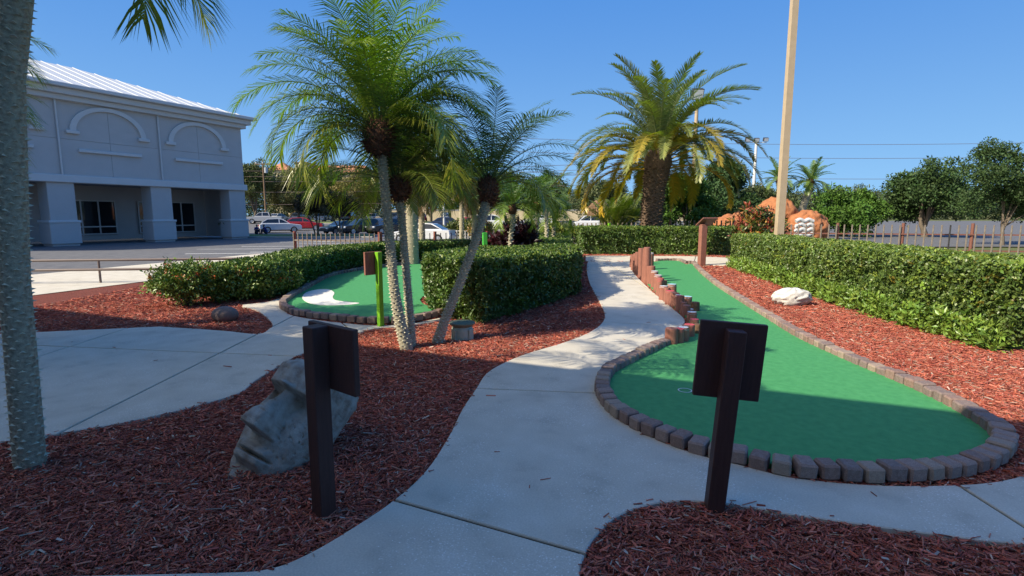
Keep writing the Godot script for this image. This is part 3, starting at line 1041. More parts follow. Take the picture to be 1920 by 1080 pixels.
func car(label: String, kind: String, paint: Material, at: Vector3, turn: float, group := "") -> void:
	# +x is forward; the silhouettes are those of everyday makes
	var t := thing("parked_car", label, "car", at, turn, group)
	var W := 0.92
	var lower: PackedVector2Array
	var cabin: PackedVector2Array
	var split := -0.15
	var wheels := [1.42, -1.40]
	var wr := 0.36
	if kind == "sedan":
		lower = PackedVector2Array([Vector2(2.30, 0.30), Vector2(2.36, 0.55), Vector2(2.25, 0.74), Vector2(1.2, 0.92), Vector2(-1.65, 0.96), Vector2(-2.3, 0.92), Vector2(-2.36, 0.55), Vector2(-2.28, 0.28)])
		cabin = PackedVector2Array([Vector2(1.15, 0.92), Vector2(0.35, 1.38), Vector2(-0.15, 1.45), Vector2(-0.95, 1.40), Vector2(-1.75, 0.96)])
		wr = 0.33
	elif kind == "pickup":
		lower = PackedVector2Array([Vector2(2.75, 0.42), Vector2(2.8, 0.75), Vector2(2.72, 1.05), Vector2(1.45, 1.12), Vector2(-2.72, 1.12), Vector2(-2.78, 0.6), Vector2(-2.7, 0.42)])
		cabin = PackedVector2Array([Vector2(1.4, 1.12), Vector2(0.75, 1.72), Vector2(0.3, 1.82), Vector2(-0.75, 1.80), Vector2(-0.95, 1.12)])
		wheels = [1.75, -1.75]
		split = 0.2
		wr = 0.40
	elif kind == "van":
		lower = PackedVector2Array([Vector2(2.45, 0.35), Vector2(2.5, 0.7), Vector2(2.3, 1.0), Vector2(1.9, 1.08), Vector2(-2.4, 1.05), Vector2(-2.45, 0.6), Vector2(-2.4, 0.33)])
		cabin = PackedVector2Array([Vector2(1.9, 1.08), Vector2(1.2, 1.75), Vector2(0.7, 1.92), Vector2(-2.2, 1.92), Vector2(-2.4, 1.05)])
		split = 0.3
	else:
		lower = PackedVector2Array([Vector2(2.24, 0.34), Vector2(2.30, 0.62), Vector2(2.18, 0.90), Vector2(1.1, 1.04), Vector2(-2.05, 1.06), Vector2(-2.26, 0.9), Vector2(-2.28, 0.55), Vector2(-2.18, 0.32)])
		cabin = PackedVector2Array([Vector2(1.05, 1.04), Vector2(0.30, 1.56), Vector2(-0.2, 1.66), Vector2(-1.45, 1.60), Vector2(-1.95, 1.25), Vector2(-2.1, 1.06)])
	var belt: float = cabin[0].y
	var roof := 0.0
	for q in cabin:
		roof = maxf(roof, q.y)
	var lb := MB.new()
	var mid := Vector2(0, 0.65)
	var m := lower.size()
	for s in [-1.0, 1.0]:
		var tri := Geometry2D.triangulate_polygon(lower)
		for i in range(0, tri.size(), 3):
			var q := []
			for e in 3:
				var c: Vector2 = mid + (lower[tri[i + e]] - mid) * Vector2(0.965, 0.93)
				q.append(Vector3(c.x, c.y, s * far_end(W, c.y, belt, roof)))
			lb.tri(q[0], q[1], q[2], Vector3(0, 0, s))
	for i in m:
		var a := lower[i]
		var b := lower[(i + 1) % m]
		var a2 := mid + (a - mid) * Vector2(0.965, 0.93)
		var b2 := mid + (b - mid) * Vector2(0.965, 0.93)
		var o := Vector3((a + b).x * 0.5, (a + b).y * 0.5 - 0.65, 0) * Vector3(0.3, 1, 0)
		var wa := far_end(W, a.y, belt, roof) - 0.08
		var wb := far_end(W, b.y, belt, roof) - 0.08
		lb.quad(Vector3(a.x, a.y, -wa), Vector3(b.x, b.y, -wb), Vector3(b.x, b.y, wb), Vector3(a.x, a.y, wa), o)
		for s in [-1.0, 1.0]:
			lb.quad(Vector3(a.x, a.y, s * wa), Vector3(b.x, b.y, s * wb), Vector3(b2.x, b2.y, s * far_end(W, b2.y, belt, roof)), Vector3(a2.x, a2.y, s * far_end(W, a2.y, belt, roof)), o + Vector3(0, 0, s * 0.5))
	if kind == "pickup":
		lb.box(Vector3(-1.85, 1.125, 0.0), Vector3(1.6, 0.03, 1.4))
	part("body", lb, paint, t)
	var cb := MB.new()
	m = cabin.size()
	var cw := func(y: float) -> float: return (W - 0.06) * (1.0 - 0.22 * clampf((y - belt) / (roof - belt), 0.0, 1.0))
	for i in m - 1:
		var a := cabin[i]
		var b := cabin[i + 1]
		cb.quad(Vector3(a.x, a.y, -cw.call(a.y)), Vector3(b.x, b.y, -cw.call(b.y)), Vector3(b.x, b.y, cw.call(b.y)), Vector3(a.x, a.y, cw.call(a.y)), Vector3((a + b).x * 0.5 + 0.4, 2.0, 0) if i < m - 2 else Vector3(-1, 0.5, 0))
	for s in [-1.0, 1.0]:
		var tri := Geometry2D.triangulate_polygon(cabin)
		for i in range(0, tri.size(), 3):
			var q := []
			for e in 3:
				var c: Vector2 = cabin[tri[i + e]]
				q.append(Vector3(c.x, c.y, s * cw.call(c.y)))
			cb.tri(q[0], q[1], q[2], Vector3(0, 0.2, s))
	part("cabin", cb, paint, t)
	var cen := Vector2.ZERO
	for q in cabin:
		cen += q / m
	var inner := PackedVector2Array()
	for q in cabin:
		inner.append(cen + (q - cen) * Vector2(0.88, 0.74))
	for s in [-1.0, 1.0]:
		for w in [[-9.0, split - 0.05], [split + 0.05, 9.0]]:
			for piece in Geometry2D.intersect_polygons(inner, PackedVector2Array([Vector2(w[0], 0), Vector2(w[1], 0), Vector2(w[1], 3), Vector2(w[0], 3)])):
				var wm := MB.new()
				var tri := Geometry2D.triangulate_polygon(piece)
				for i in range(0, tri.size(), 3):
					var q := []
					for e in 3:
						var c: Vector2 = piece[tri[i + e]]
						q.append(Vector3(c.x, c.y, s * (cw.call(c.y) + 0.006)))
					wm.tri(q[0], q[1], q[2], Vector3(0, 0.2, s))
				if wm.v.size():
					part("window", wm, M.glass_dark, t)
	for e in [[0, 1, 1.0], [m - 1, m - 2, -1.0]]:
		var a: Vector2 = cabin[e[0]].lerp(cabin[e[1]], 0.1)
		var b: Vector2 = cabin[e[0]].lerp(cabin[e[1]], 0.92)
		var o := Vector3(e[2] * 0.006, 0.006, 0)
		var wm := MB.new()
		wm.quad(Vector3(a.x, a.y, -cw.call(a.y) * 0.9) + o, Vector3(b.x, b.y, -cw.call(b.y) * 0.88) + o, Vector3(b.x, b.y, cw.call(b.y) * 0.88) + o, Vector3(a.x, a.y, cw.call(a.y) * 0.9) + o, Vector3(e[2], 0.6, 0))
		part("windscreen" if e[2] > 0 else "rear_window", wm, M.glass_dark, t)
	for x in wheels:
		for s in [-1.0, 1.0]:
			var wn := Node3D.new()
			wn.name = "wheel"
			t.add_child(wn, true)
			wn.position = Vector3(x, wr, s * (W - 0.09))
			wn.rotation.x = PI / 2 * s
			var tm := MB.new()
			tm.lathe([Vector2(0.0, -0.11), Vector2(wr - 0.03, -0.11), Vector2(wr, -0.07), Vector2(wr, 0.07), Vector2(wr - 0.03, 0.11), Vector2(wr * 0.66, 0.115)], 18)
			part("tyre", tm, M.tyre, wn)
			var rm := MB.new()
			rm.lathe([Vector2(wr * 0.66, 0.112), Vector2(wr * 0.55, 0.09), Vector2(wr * 0.2, 0.10), Vector2(0.001, 0.11)], 12)
			part("rim", rm, M.rim_metal, wn)
	var fx := lower[1].x
	var rx := lower[m - 2].x
	for s in [-1.0, 1.0]:
		var hm := MB.new()
		hm.box(Vector3(fx - 0.09, lower[2].y - 0.13, s * 0.66), Vector3(0.16, 0.12, 0.36), Basis.IDENTITY, 0.03)
		part("headlight", hm, M.lamp_glass, t)
		var tm := MB.new()
		tm.box(Vector3(-absf(lower[-3].x) + 0.02, belt - 0.22, s * 0.70), Vector3(0.14, 0.16, 0.3), Basis.IDENTITY, 0.03)
		part("tail_light", tm, M.tail, t)
	var gm := MB.new()
	gm.box(Vector3(fx - 0.045, 0.55, 0), Vector3(0.12, 0.22, 1.0), Basis.IDENTITY, 0.02)
	part("grille", gm, M.dark_metal, t)
	var bm := MB.new()
	bm.box(Vector3(0, 0.30, 0), Vector3(absf(fx) + absf(rx) - 0.6, 0.16, 2.0 * W - 0.25), Basis.IDENTITY, 0.02)
	part("underside", bm, M.dark_metal, t)

func arcade_building() -> void:
	var t := thing("shop_building", "grey stucco shop building with white cornice, arched mouldings and ground floor arcade", "building", Vector3(-23.2, -0.25, -47.0), -0.467)
	var len := 33.0
	var top := 9.7
	var mb := MB.new()
	mb.box(Vector3(-0.52, (4.25 + top) * 0.5, len * 0.5), Vector3(0.96, top - 4.25, len - 0.02))
	mb.box(Vector3(-9.5, top * 0.5, 0.2), Vector3(17.0, top, 0.4))
	mb.box(Vector3(-9.5, top * 0.5, len - 0.2), Vector3(17.0, top, 0.4))
	part("wall", mb, M.stucco, t)
	for k in 6:
		for y in [[4.3, 6.75], [6.77, top - 0.1]]:
			var z0 := maxf(0.0, k * 6.3 - 2.4)
			var z1 := minf(len, k * 6.3 + 3.885)
			var wp := MB.new()
			wp.box(Vector3(-0.02, (y[0] + y[1]) * 0.5, (z0 + z1) * 0.5), Vector3(0.04, y[1] - y[0], z1 - z0), Basis.IDENTITY, 0.008)
			part("stucco_panel", wp, M.stucco, t)
	var sb := MB.new()
	sb.box(Vector3(-5.0, 2.1, len * 0.5), Vector3(0.3, 4.2, len - 1.0))
	sb.box(Vector3(-3.0, 4.15, len * 0.5), Vector3(4.0, 0.2, len - 1.0))
	part("inner_wall", sb, M.stucco, t)
	for k in 6:
		var z := 0.75 + k * 6.3
		var cm := MB.new()
		cm.box(Vector3(-0.6, 2.0, z), Vector3(1.25, 4.5, 1.5), Basis.IDENTITY, 0.02)
		var pc := part("column", cm, M.stucco, t)
		var pm := MB.new()
		pm.box(Vector3(-0.6, 0.7, z), Vector3(1.45, 1.4, 1.7), Basis.IDENTITY, 0.03)
		part("plinth", pm, M.stucco, pc)
		var tm := MB.new()
		tm.box(Vector3(-0.6, 1.45, z), Vector3(1.55, 0.16, 1.8), Basis.IDENTITY, 0.03)
		part("band", tm, M.trim, pc)
	for y in [[4.22, 0.5, 0.16], [top - 0.35, 0.35, 0.30], [top, 0.40, 0.6], [top + 0.32, 0.26, 0.95]]:
		var cm := MB.new()
		cm.box(Vector3(-0.45 + y[2] * 0.5, y[0], len * 0.5), Vector3(1.0 + y[2], y[1], len + y[2] * 2.0), Basis.IDENTITY, 0.04)
		part("cornice", cm, M.trim, t)
	for k in 5:
		var z := 3.9 + k * 6.3
		var am := MB.new()
		var prev := []
		for i in 21:
			var a := PI * i / 20.0
			var row := []
			for rr in [2.0, 2.35]:
				for x in [0.003, 0.16]:
					row.append(Vector3(x, 7.35 + sin(a) * rr * 0.75, z + cos(a) * rr))
			if prev:
				am.quad(prev[1], row[1], row[3], prev[3], Vector3(1, 0, 0))
				am.quad(prev[2], row[2], row[3], prev[3], row[2] - Vector3(0, 7.35, z))
				am.quad(prev[0], row[0], row[1], prev[1], Vector3(0, 7.35, z) - row[0])
			prev = row
		part("arch_moulding", am, M.trim, t)
		for s in [-1.0, 1.0]:
			var im := MB.new()
			im.box(Vector3(0.10, 7.25, z + s * 2.2), Vector3(0.22, 0.22, 0.75), Basis.IDENTITY, 0.03)
			part("arch_foot", im, M.trim, t)
		var lm := MB.new()
		lm.box(Vector3(0.08, 6.1, z), Vector3(0.20, 0.22, 3.9), Basis.IDENTITY, 0.03)
		part("ledge", lm, M.trim, t)
		var gm := MB.new()
		gm.box(Vector3(-4.8, 1.7, z), Vector3(0.12, 2.6, 4.6), Basis.IDENTITY, 0.0)
		var w := part("shop_window", gm, M.glass_dark, t)
		var fm := MB.new()
		fm.box(Vector3(-4.73, 1.7, z), Vector3(0.1, 2.7, 0.1))
		part("frame", fm, M.trim, w)
		for e in [[0.0, 2.95, 4.7], [0.0, 1.0, 4.7], [0.0, 0.45, 4.7]]:
			var hm := MB.new()
			hm.box(Vector3(-4.72, e[1], z), Vector3(0.09, 0.09, e[2]))
			part("frame", hm, M.trim, w)
		for e in [-2.3, -1.15, 1.15, 2.3]:
			var vm := MB.new()
			vm.box(Vector3(-4.70, 1.7, z + e), Vector3(0.08, 2.6, 0.08))
			part("frame", vm, M.trim, w)
		var dp := MB.new()
		dp.tube([Vector3(0.10, 4.4, z + 3.0), Vector3(0.10, top - 0.5, z + 3.0)], [0.06, 0.06], 8)
		part("downpipe", dp, M.trim, t)
	var rf := MB.new()
	var q := [Vector3(0.4, top + 0.46, -0.9), Vector3(0.4, top + 0.46, len + 0.9), Vector3(-18.0, top + 0.46, len + 0.9), Vector3(-18.0, top + 0.46, -0.9), Vector3(-8.5, top + 3.6, 8.0), Vector3(-8.5, top + 3.6, len - 8.0)]
	rf.quad(q[0], q[1], q[5], q[4], Vector3(1, 1, 0))
	rf.quad(q[2], q[3], q[4], q[5], Vector3(-1, 1, 0))
	rf.tri(q[3], q[0], q[4], Vector3(0, 1, -1))
	rf.tri(q[1], q[2], q[5], Vector3(0, 1, 1))
	var roof := part("roof", rf, M.roof_metal, t)
	for k in 34:
		var z := k * 1.0
		var e: float = clampf(minf((z + 0.9) / 8.9, (len + 0.9 - z) / 8.9), 0.0, 1.0)
		var sm := MB.new()
		sm.tube([Vector3(0.4, top + 0.48, z), Vector3(lerpf(0.4, -8.5, e), lerpf(top + 0.48, top + 3.62, e), z)], [0.035, 0.035], 4, false)
		part("seam", sm, M.roof_metal, roof)

func clubhouse() -> void:
	# unseen house inferred from its shade; height and white walls chosen to lighten that shade
	var t := thing("clubhouse", "unseen two-storey clubhouse, walls whitened to bounce light, with a shallow tiled roof beside the putting greens", "building", Vector3(-8.22, 0.0, -0.87), -0.4007)
	var wm := MB.new()
	wm.box(Vector3(-1.0, 3.9, 3.9), Vector3(27.0, 8.0, 6.8), Basis.IDENTITY, 0.02)
	part("wall", wm, M.bounce_wall, t)
	var rm := MB.new()
	var q := [Vector3(-15.0, 8.0, 0), Vector3(13.0, 8.0, 0), Vector3(13.0, 9.0, 3.9), Vector3(-15.0, 9.0, 3.9), Vector3(13.0, 8.0, 7.8), Vector3(-15.0, 8.0, 7.8)]
	rm.quad(q[0], q[1], q[2], q[3], Vector3.UP)
	rm.quad(q[3], q[2], q[4], q[5], Vector3.UP)
	part("roof", rm, M.tile_roof, t)
	var sm := MB.new()
	sm.box(Vector3(-1.0, 7.93, 0.24), Vector3(27.6, 0.12, 0.46))
	part("soffit", sm, M.trim, t)
	for k in 7:
		for y in [1.6, 5.4]:
			var gm := MB.new()
			gm.box(Vector3(-12.0 + k * 3.7, y, 0.49), Vector3(1.3, 1.5, 0.06))
			var w := part("window", gm, M.glass_dark, t)
			var fm := MB.new()
			fm.box(Vector3(-12.0 + k * 3.7, y - 0.82, 0.44), Vector3(1.6, 0.1, 0.16))
			part("sill", fm, M.trim, w)

func far_hotel(label: String, at: Vector3, w: float, h: float, roof_h: float, sd: int) -> void:
	var t := thing("hotel_building", label, "building", at)
	var mb := MB.new()
	mb.box(Vector3(0, h * 0.5, 0), Vector3(w, h, 12.0))
	part("wall", mb, M.cream, t)
	var rm := MB.new()
	var e := w * 0.5 + 0.8
	var k := maxf(0.0, w * 0.5 - 5.0)
	var q := [Vector3(-e, h, 6.8), Vector3(e, h, 6.8), Vector3(e, h, -6.8), Vector3(-e, h, -6.8), Vector3(-k, h + roof_h, 0), Vector3(k, h + roof_h, 0)]
	rm.quad(q[0], q[1], q[5], q[4], Vector3(0, 1, 1))
	rm.quad(q[2], q[3], q[4], q[5], Vector3(0, 1, -1))
	rm.tri(q[1], q[2], q[5], Vector3(1, 1, 0))
	rm.tri(q[3], q[0], q[4], Vector3(-1, 1, 0))
	part("roof", rm, M.tile_roof, t)
	var n := int(w / 4.0)
	for i in n:
		for j in 2:
			var wm := MB.new()
			wm.box(Vector3((i - (n - 1) * 0.5) * 4.0, h - 2.5 - j * 3.2, 6.02), Vector3(1.4, 1.7, 0.12))
			part("window", wm, M.glass_dark, t)

func lamp_pole(called: String, label: String, foot: Vector3, top: float, r0: float, r1: float, paint: Material, square: bool, heads: Array, bar := 0.0) -> void:
	var t := thing(called, label, "light pole", foot)
	var mb := MB.new()
	if square:
		var a := []
		var b := []
		for c in [[-1, -1], [1, -1], [1, 1], [-1, 1]]:
			a.append(Vector3(c[0] * r0, -0.2, c[1] * r0))
			b.append(Vector3(c[0] * r1, top, c[1] * r1))
		for k in 4:
			mb.quad(a[k], a[(k + 1) % 4], b[(k + 1) % 4], b[k], a[k] + a[(k + 1) % 4])
		mb.quad(b[0], b[1], b[2], b[3], Vector3.UP)
	else:
		mb.tube([Vector3(0, -0.2, 0), Vector3(0, top, 0)], [r0, r1], 12)
	part("pole", mb, paint, t)
	if bar > 0.0:
		var bm := MB.new()
		bm.box(Vector3(0, top - 0.05, 0), Vector3(bar, 0.1, 0.1))
		part("crossbar", bm, paint, t)
	for h in heads:
		var hm := MB.new()
		hm.box(Vector3(h[0], top + h[1], 0.05), Vector3(h[2], h[3], h[2] * 0.6), Basis(Vector3.RIGHT, 0.35), 0.02)
		var hp := part("lamp_head", hm, M.dark_metal, t)
		var gm := MB.new()
		gm.box(Vector3(h[0], top + h[1], 0.05) + Basis(Vector3.RIGHT, 0.35) * Vector3(0, 0, h[2] * 0.3), Vector3(h[2] * 0.85, h[3] * 0.85, 0.02), Basis(Vector3.RIGHT, 0.35))
		part("lens", gm, M.lamp_glass, hp)

func wire(label: String, a: Vector3, b: Vector3, sag: float, group: String) -> void:
	var pts := []
	var rr := []
	for i in 25:
		var t := i / 24.0
		pts.append(a.lerp(b, t) - Vector3(0, sag * 4.0 * t * (1.0 - t), 0))
		rr.append(0.035)
	var mb := MB.new()
	mb.tube(pts, rr, 4, false)
	var o := part(numbered("power_line"), mb, M.rail, self)
	tag(o, label, "power line", group)

# ------------------------------------------------------------------ the place
func _ready() -> void:
	rng.seed = 5
	lumps.seed = 3
	lumps.frequency = 0.02
	var cam := Camera3D.new()
	cam.name = "camera"
	cam.fov = 56.72
	cam.far = 900.0
	cam.near = 0.05
	add_child(cam)
	cam.position = Vector3(0, 1.6, 0)
	cam.rotation.x = -0.13517
	cam.current = true
	var we := WorldEnvironment.new()
	we.name = "world_environment"
	var env := Environment.new()
	env.background_mode = Environment.BG_SKY
	var sm := ProceduralSkyMaterial.new()
	sm.sky_top_color = tone(Color(0.019, 0.112, 0.365))
	sm.sky_horizon_color = tone(Color(0.175, 0.335, 0.51))
	sm.sky_curve = 0.17
	sm.ground_bottom_color = Color(0.30, 0.30, 0.26)
	sm.ground_horizon_color = Color(0.46, 0.52, 0.50)
	sm.sun_angle_max = 60.0
	sm.sun_curve = 0.6
	var sky := Sky.new()
	sky.sky_material = sm
	env.sky = sky
	env.tonemap_mode = Environment.TONE_MAPPER_LINEAR
	env.tonemap_exposure = 1.95
	env.sdfgi_enabled = true
	env.ssao_enabled = true
	env.ssil_enabled = true
	we.environment = env
	add_child(we)
	var sun := DirectionalLight3D.new()
	sun.name = "sun"
	sun.light_energy = 1.14
	sun.light_color = Color(1.0, 0.955, 0.87)
	sun.light_angular_distance = 0.35
	sun.shadow_enabled = true
	var az := Vector2(0.883, -0.469)
	var el := deg_to_rad(39.0)
	sun.basis = Basis.looking_at(Vector3(az.x * cos(el), -sin(el), az.y * cos(el)))
	add_child(sun)
	make_materials()
	print("materials")
	lay_ground()
	print("ground")
	arcade_building()
	clubhouse()
	place_things()
	print("things")
	plant_beds()
	print("plants")
	plant_palms()
	print("palms")
	background()
	print("background")

var main_path: PackedVector2Array
var left_path: PackedVector2Array
var cross_path: PackedVector2Array
var green_near: PackedVector2Array
var green_far: PackedVector2Array
var keep_off := []

func lay_ground() -> void:
	var g := structure("ground")
	part("terrain", strip([[-60.0, -160.0, 160.0], [20.0, -160.0, 160.0], [34.0, -160.0, 160.0], [60.0, -200.0, 200.0], [100.0, -220.0, 220.0], [420.0, -600.0, 600.0]], -0.10), M.soil, g)
	# the planting bed that lies under and between the paths
	var bed := structure("mulch_bed")
	var mb := MB.new()
	var nx := 110
	var nz := 104
	for j in nz + 1:
		for i in nx + 1:
			var x := lerpf(-11.0, 11.0, float(i) / nx)
			var z := lerpf(3.0, -22.9, float(j) / nz)
			var y := -0.032 + 0.012 * lumps.get_noise_2d(x * 110.0, z * 110.0)
			mb.p(Vector3(x, y, z), Vector3.UP)
	for j in nz:
		for i in nx:
			var o := j * (nx + 1) + i
			mb.f(o, o + 1, o + nx + 2)
			mb.f(o, o + nx + 2, o + nx + 1)
	mb.renormal()
	part("bed_surface", mb, M.mulch, bed)
	var path := structure("path", "curving concrete path of broom-finished slabs between mulch beds")
	var left := rounded([Vector2(-2.988, -2.175), Vector2(-2.057, -2.197), Vector2(-1.305, -2.222), Vector2(-1.122, -2.244), Vector2(-1.006, -2.321), Vector2(-0.864, -2.507), Vector2(-0.668, -2.846), Vector2(-0.543, -3.206), Vector2(-0.466, -3.700), Vector2(-0.412, -4.297), Vector2(-0.334, -4.812), Vector2(-0.262, -5.288), Vector2(-0.088, -5.687), Vector2(0.188, -6.099), Vector2(0.681, -6.658), Vector2(1.101, -7.292), Vector2(1.395, -8.013), Vector2(1.543, -8.786), Vector2(1.656, -10.096), Vector2(1.842, -12.514), Vector2(2.238, -15.917), Vector2(2.666, -18.731)], 5)
	var right := rounded([Vector2(4.149, -18.731), Vector2(3.654, -16.243), Vector2(3.376, -14.597), Vector2(3.061, -11.944), Vector2(2.904, -10.364), Vector2(2.776, -8.937), Vector2(2.688, -8.182), Vector2(2.508, -7.693), Vector2(2.246, -7.190), Vector2(1.939, -6.601), Vector2(1.771, -6.353), Vector2(1.474, -5.979), Vector2(1.182, -5.602), Vector2(0.971, -5.288), Vector2(0.838, -4.907), Vector2(0.791, -4.561), Vector2(0.820, -4.140), Vector2(0.944, -3.836), Vector2(1.127, -3.572), Vector2(1.289, -3.396), Vector2(1.512, -3.250), Vector2(1.769, -3.088), Vector2(2.35, -3.0), Vector2(3.1, -3.1), Vector2(3.9, -3.6), Vector2(5.6, -4.3)], 5)
	var near := rounded([Vector2(5.6, -2.9), Vector2(4.0, -2.35), Vector2(2.6, -2.42), Vector2(1.552, -2.682), Vector2(1.355, -2.756), Vector2(1.113, -2.817), Vector2(0.905, -2.828), Vector2(0.710, -2.767), Vector2(0.540, -2.651), Vector2(0.405, -2.471), Vector2(0.338, -2.325), Vector2(0.304, -2.175), Vector2(0.28, -1.7), Vector2(0.55, -1.1)], 5)
	main_path = left.duplicate()
	main_path.append_array(right)
	main_path.append_array(near)
	main_path.append_array(PackedVector2Array([Vector2(0.9, 2.6), Vector2(-4.4, 2.6)]))
	slabs(main_path, [[Vector2(-0.666, -2.840), Vector2(0.344, -2.357)], [Vector2(-0.334, -4.812), Vector2(0.800, -4.676)], [Vector2(1.381, -7.930), Vector2(2.520, -7.655)], [Vector2(1.721, -10.503), Vector2(2.902, -10.433)], [Vector2(2.153, -14.871), Vector2(3.407, -14.733)], [Vector2(2.6, -1.0), Vector2(2.75, -5.0)]], path)
	cross_path = PackedVector2Array([Vector2(2.612, -18.887), Vector2(5.035, -18.887), Vector2(5.799, -17.789), Vector2(6.908, -17.211), Vector2(8.074, -16.757), Vector2(9.452, -19.655), Vector2(7.177, -21.084), Vector2(4.705, -21.366), Vector2(2.951, -21.366)])
	slabs(cross_path, [[Vector2(4.220, -18.301), Vector2(5.128, -21.804)], [Vector2(5.841, -17.119), Vector2(7.528, -21.804)]], path)
	var l1 := rounded([Vector2(-4.883, -9.540), Vector2(-4.585, -9.842), Vector2(-4.482, -10.229), Vector2(-4.013, -9.202), Vector2(-3.603, -8.544), Vector2(-3.064, -8.139), Vector2(-2.571, -7.890), Vector2(-2.038, -7.693), Vector2(-1.583, -7.771), Vector2(-1.311, -8.054), Vector2(-1.042, -8.405)], 5)
	var l2 := rounded([Vector2(-1.027, -8.139), Vector2(-1.425, -7.771), Vector2(-1.708, -7.617), Vector2(-1.921, -7.506), Vector2(-2.133, -7.156), Vector2(-2.373, -6.434), Vector2(-2.491, -5.840), Vector2(-2.516, -5.073), Vector2(-2.550, -4.547), Vector2(-3.4, -3.75), Vector2(-5.5, -3.0), Vector2(-9.0, -2.8)], 5)
	var l3 := rounded([Vector2(-5.124, -7.617), Vector2(-4.037, -7.327), Vector2(-3.469, -7.123), Vector2(-3.466, -7.469), Vector2(-3.571, -7.810), Vector2(-3.977, -8.450), Vector2(-4.422, -9.041), Vector2(-4.769, -9.312)], 4)
	left_path = l1.duplicate()
	left_path.append_array(l2)
	left_path.append(Vector2(-9.0, -6.6))
	left_path.append_array(l3)
	slabs(left_path, [[Vector2(-3.380, -6.099), Vector2(-2.416, -5.955)], [Vector2(-3.469, -7.123), Vector2(-3.442, -6.275)], [Vector2(-2.584, -7.930), Vector2(-2.124, -7.123)], [Vector2(-5.2, -2.0), Vector2(-5.6, -9.0)]], path)
	# putting greens
	var gn := structure("putting_green", "bright green artificial turf putting surface beside the log posts")
	green_near = rounded([Vector2(4.974, -18.513), Vector2(5.821, -18.731), Vector2(5.704, -17.495), Vector2(5.932, -17.495), Vector2(5.532, -15.917), Vector2(4.996, -13.711), Vector2(4.573, -11.677), Vector2(4.179, -9.368), Vector2(3.975, -8.139), Vector2(3.758, -6.807), Vector2(3.72, -5.6), Vector2(3.72, -4.6), Vector2(3.53, -3.75), Vector2(3.0, -3.30), Vector2(2.37, -3.14), Vector2(1.817, -3.177), Vector2(1.548, -3.333), Vector2(1.318, -3.478), Vector2(1.153, -3.662), Vector2(0.986, -3.929), Vector2(0.880, -4.223), Vector2(0.838, -4.561), Vector2(0.875, -4.859), Vector2(1.013, -5.251), Vector2(1.194, -5.520), Vector2(1.470, -5.886), Vector2(1.948, -6.516), Vector2(2.229, -6.993), Vector2(2.562, -7.617), Vector2(2.719, -8.097), Vector2(2.814, -8.886), Vector2(2.948, -10.296), Vector2(3.121, -11.944), Vector2(3.462, -14.463), Vector2(3.790, -16.411)], 4, true)
	var gm := MB.new()
	gm.extrude(green_near, -0.06, 0.018, 0.0)
	part("turf", gm, M.turf, gn)
	var rim := MB.new()
	var hole := Vector3(1.576, 0.000, -4.691)
	for k in 32:
		var a := TAU * k / 32
		var b := TAU * (k + 1) / 32
		rim.quad(hole + Vector3(cos(a) * 0.053, 0.0225, sin(a) * 0.053), hole + Vector3(cos(b) * 0.053, 0.0225, sin(b) * 0.053), hole + Vector3(cos(b) * 0.063, 0.0225, sin(b) * 0.063), hole + Vector3(cos(a) * 0.063, 0.0225, sin(a) * 0.063), Vector3.UP)
	part("cup_ring", rim, M.cap_white, gn)
	var gf := structure("putting_green", "kidney-shaped green turf with a white sand shape, behind the lime post")
	green_far = rounded([Vector2(-4.085, -9.482), Vector2(-4.349, -10.646), Vector2(-4.449, -11.506), Vector2(-4.571, -12.318), Vector2(-4.746, -13.953), Vector2(-4.358, -15.604), Vector2(-3.705, -16.936), Vector2(-2.871, -17.889), Vector2(-1.748, -18.954), Vector2(-1.5, -16.0), Vector2(-1.6, -12.0), Vector2(-1.75, -10.0), Vector2(-1.189, -8.736), Vector2(-1.360, -8.359), Vector2(-1.639, -8.054), Vector2(-2.110, -7.971), Vector2(-2.663, -8.182), Vector2(-3.178, -8.450), Vector2(-3.699, -8.886)], 4, true)
	var fm := MB.new()
	fm.extrude(green_far, -0.06, 0.018, 0.0)
	part("turf", fm, M.turf, gf)
	var sand := MB.new()
	sand.extrude(rounded([Vector2(-4.042, -10.162), Vector2(-4.258, -10.944), Vector2(-4.160, -11.381), Vector2(-3.917, -11.340), Vector2(-3.658, -10.868), Vector2(-3.500, -10.296), Vector2(-3.310, -9.904), Vector2(-2.994, -9.689), Vector2(-2.774, -9.570), Vector2(-2.906, -9.397), Vector2(-3.296, -9.340), Vector2(-3.655, -9.540)], 4, true), 0.0, 0.024, 0.0)
	part("sand_shape", sand, M.sand_white, gf)
	# the brick edgings
	var e1 := rounded([Vector2(1.935, -6.516), Vector2(1.784, -6.353), Vector2(1.480, -5.955), Vector2(1.195, -5.582), Vector2(0.989, -5.269), Vector2(0.863, -4.907), Vector2(0.814, -4.561), Vector2(0.851, -4.187), Vector2(0.968, -3.887), Vector2(1.142, -3.626), Vector2(1.309, -3.453), Vector2(1.535, -3.302), Vector2(1.798, -3.142), Vector2(2.38, -3.1), Vector2(3.0, -3.25), Vector2(3.55, -3.7), Vector2(3.75, -4.6), Vector2(3.75, -5.6), Vector2(3.793, -6.807), Vector2(4.020, -8.182), Vector2(4.233, -9.425), Vector2(4.642, -11.765), Vector2(5.081, -13.831), Vector2(5.619, -16.078), Vector2(6.033, -17.690), Vector2(5.831, -17.889), Vector2(5.889, -18.954), Vector2(5.069, -18.731)], 6)
	edging("brick_edging", "low edging of tumbled brown bricks round the green beside the log posts", e1, 0.128, Vector3(0.112, 0.10, 0.135), 91)
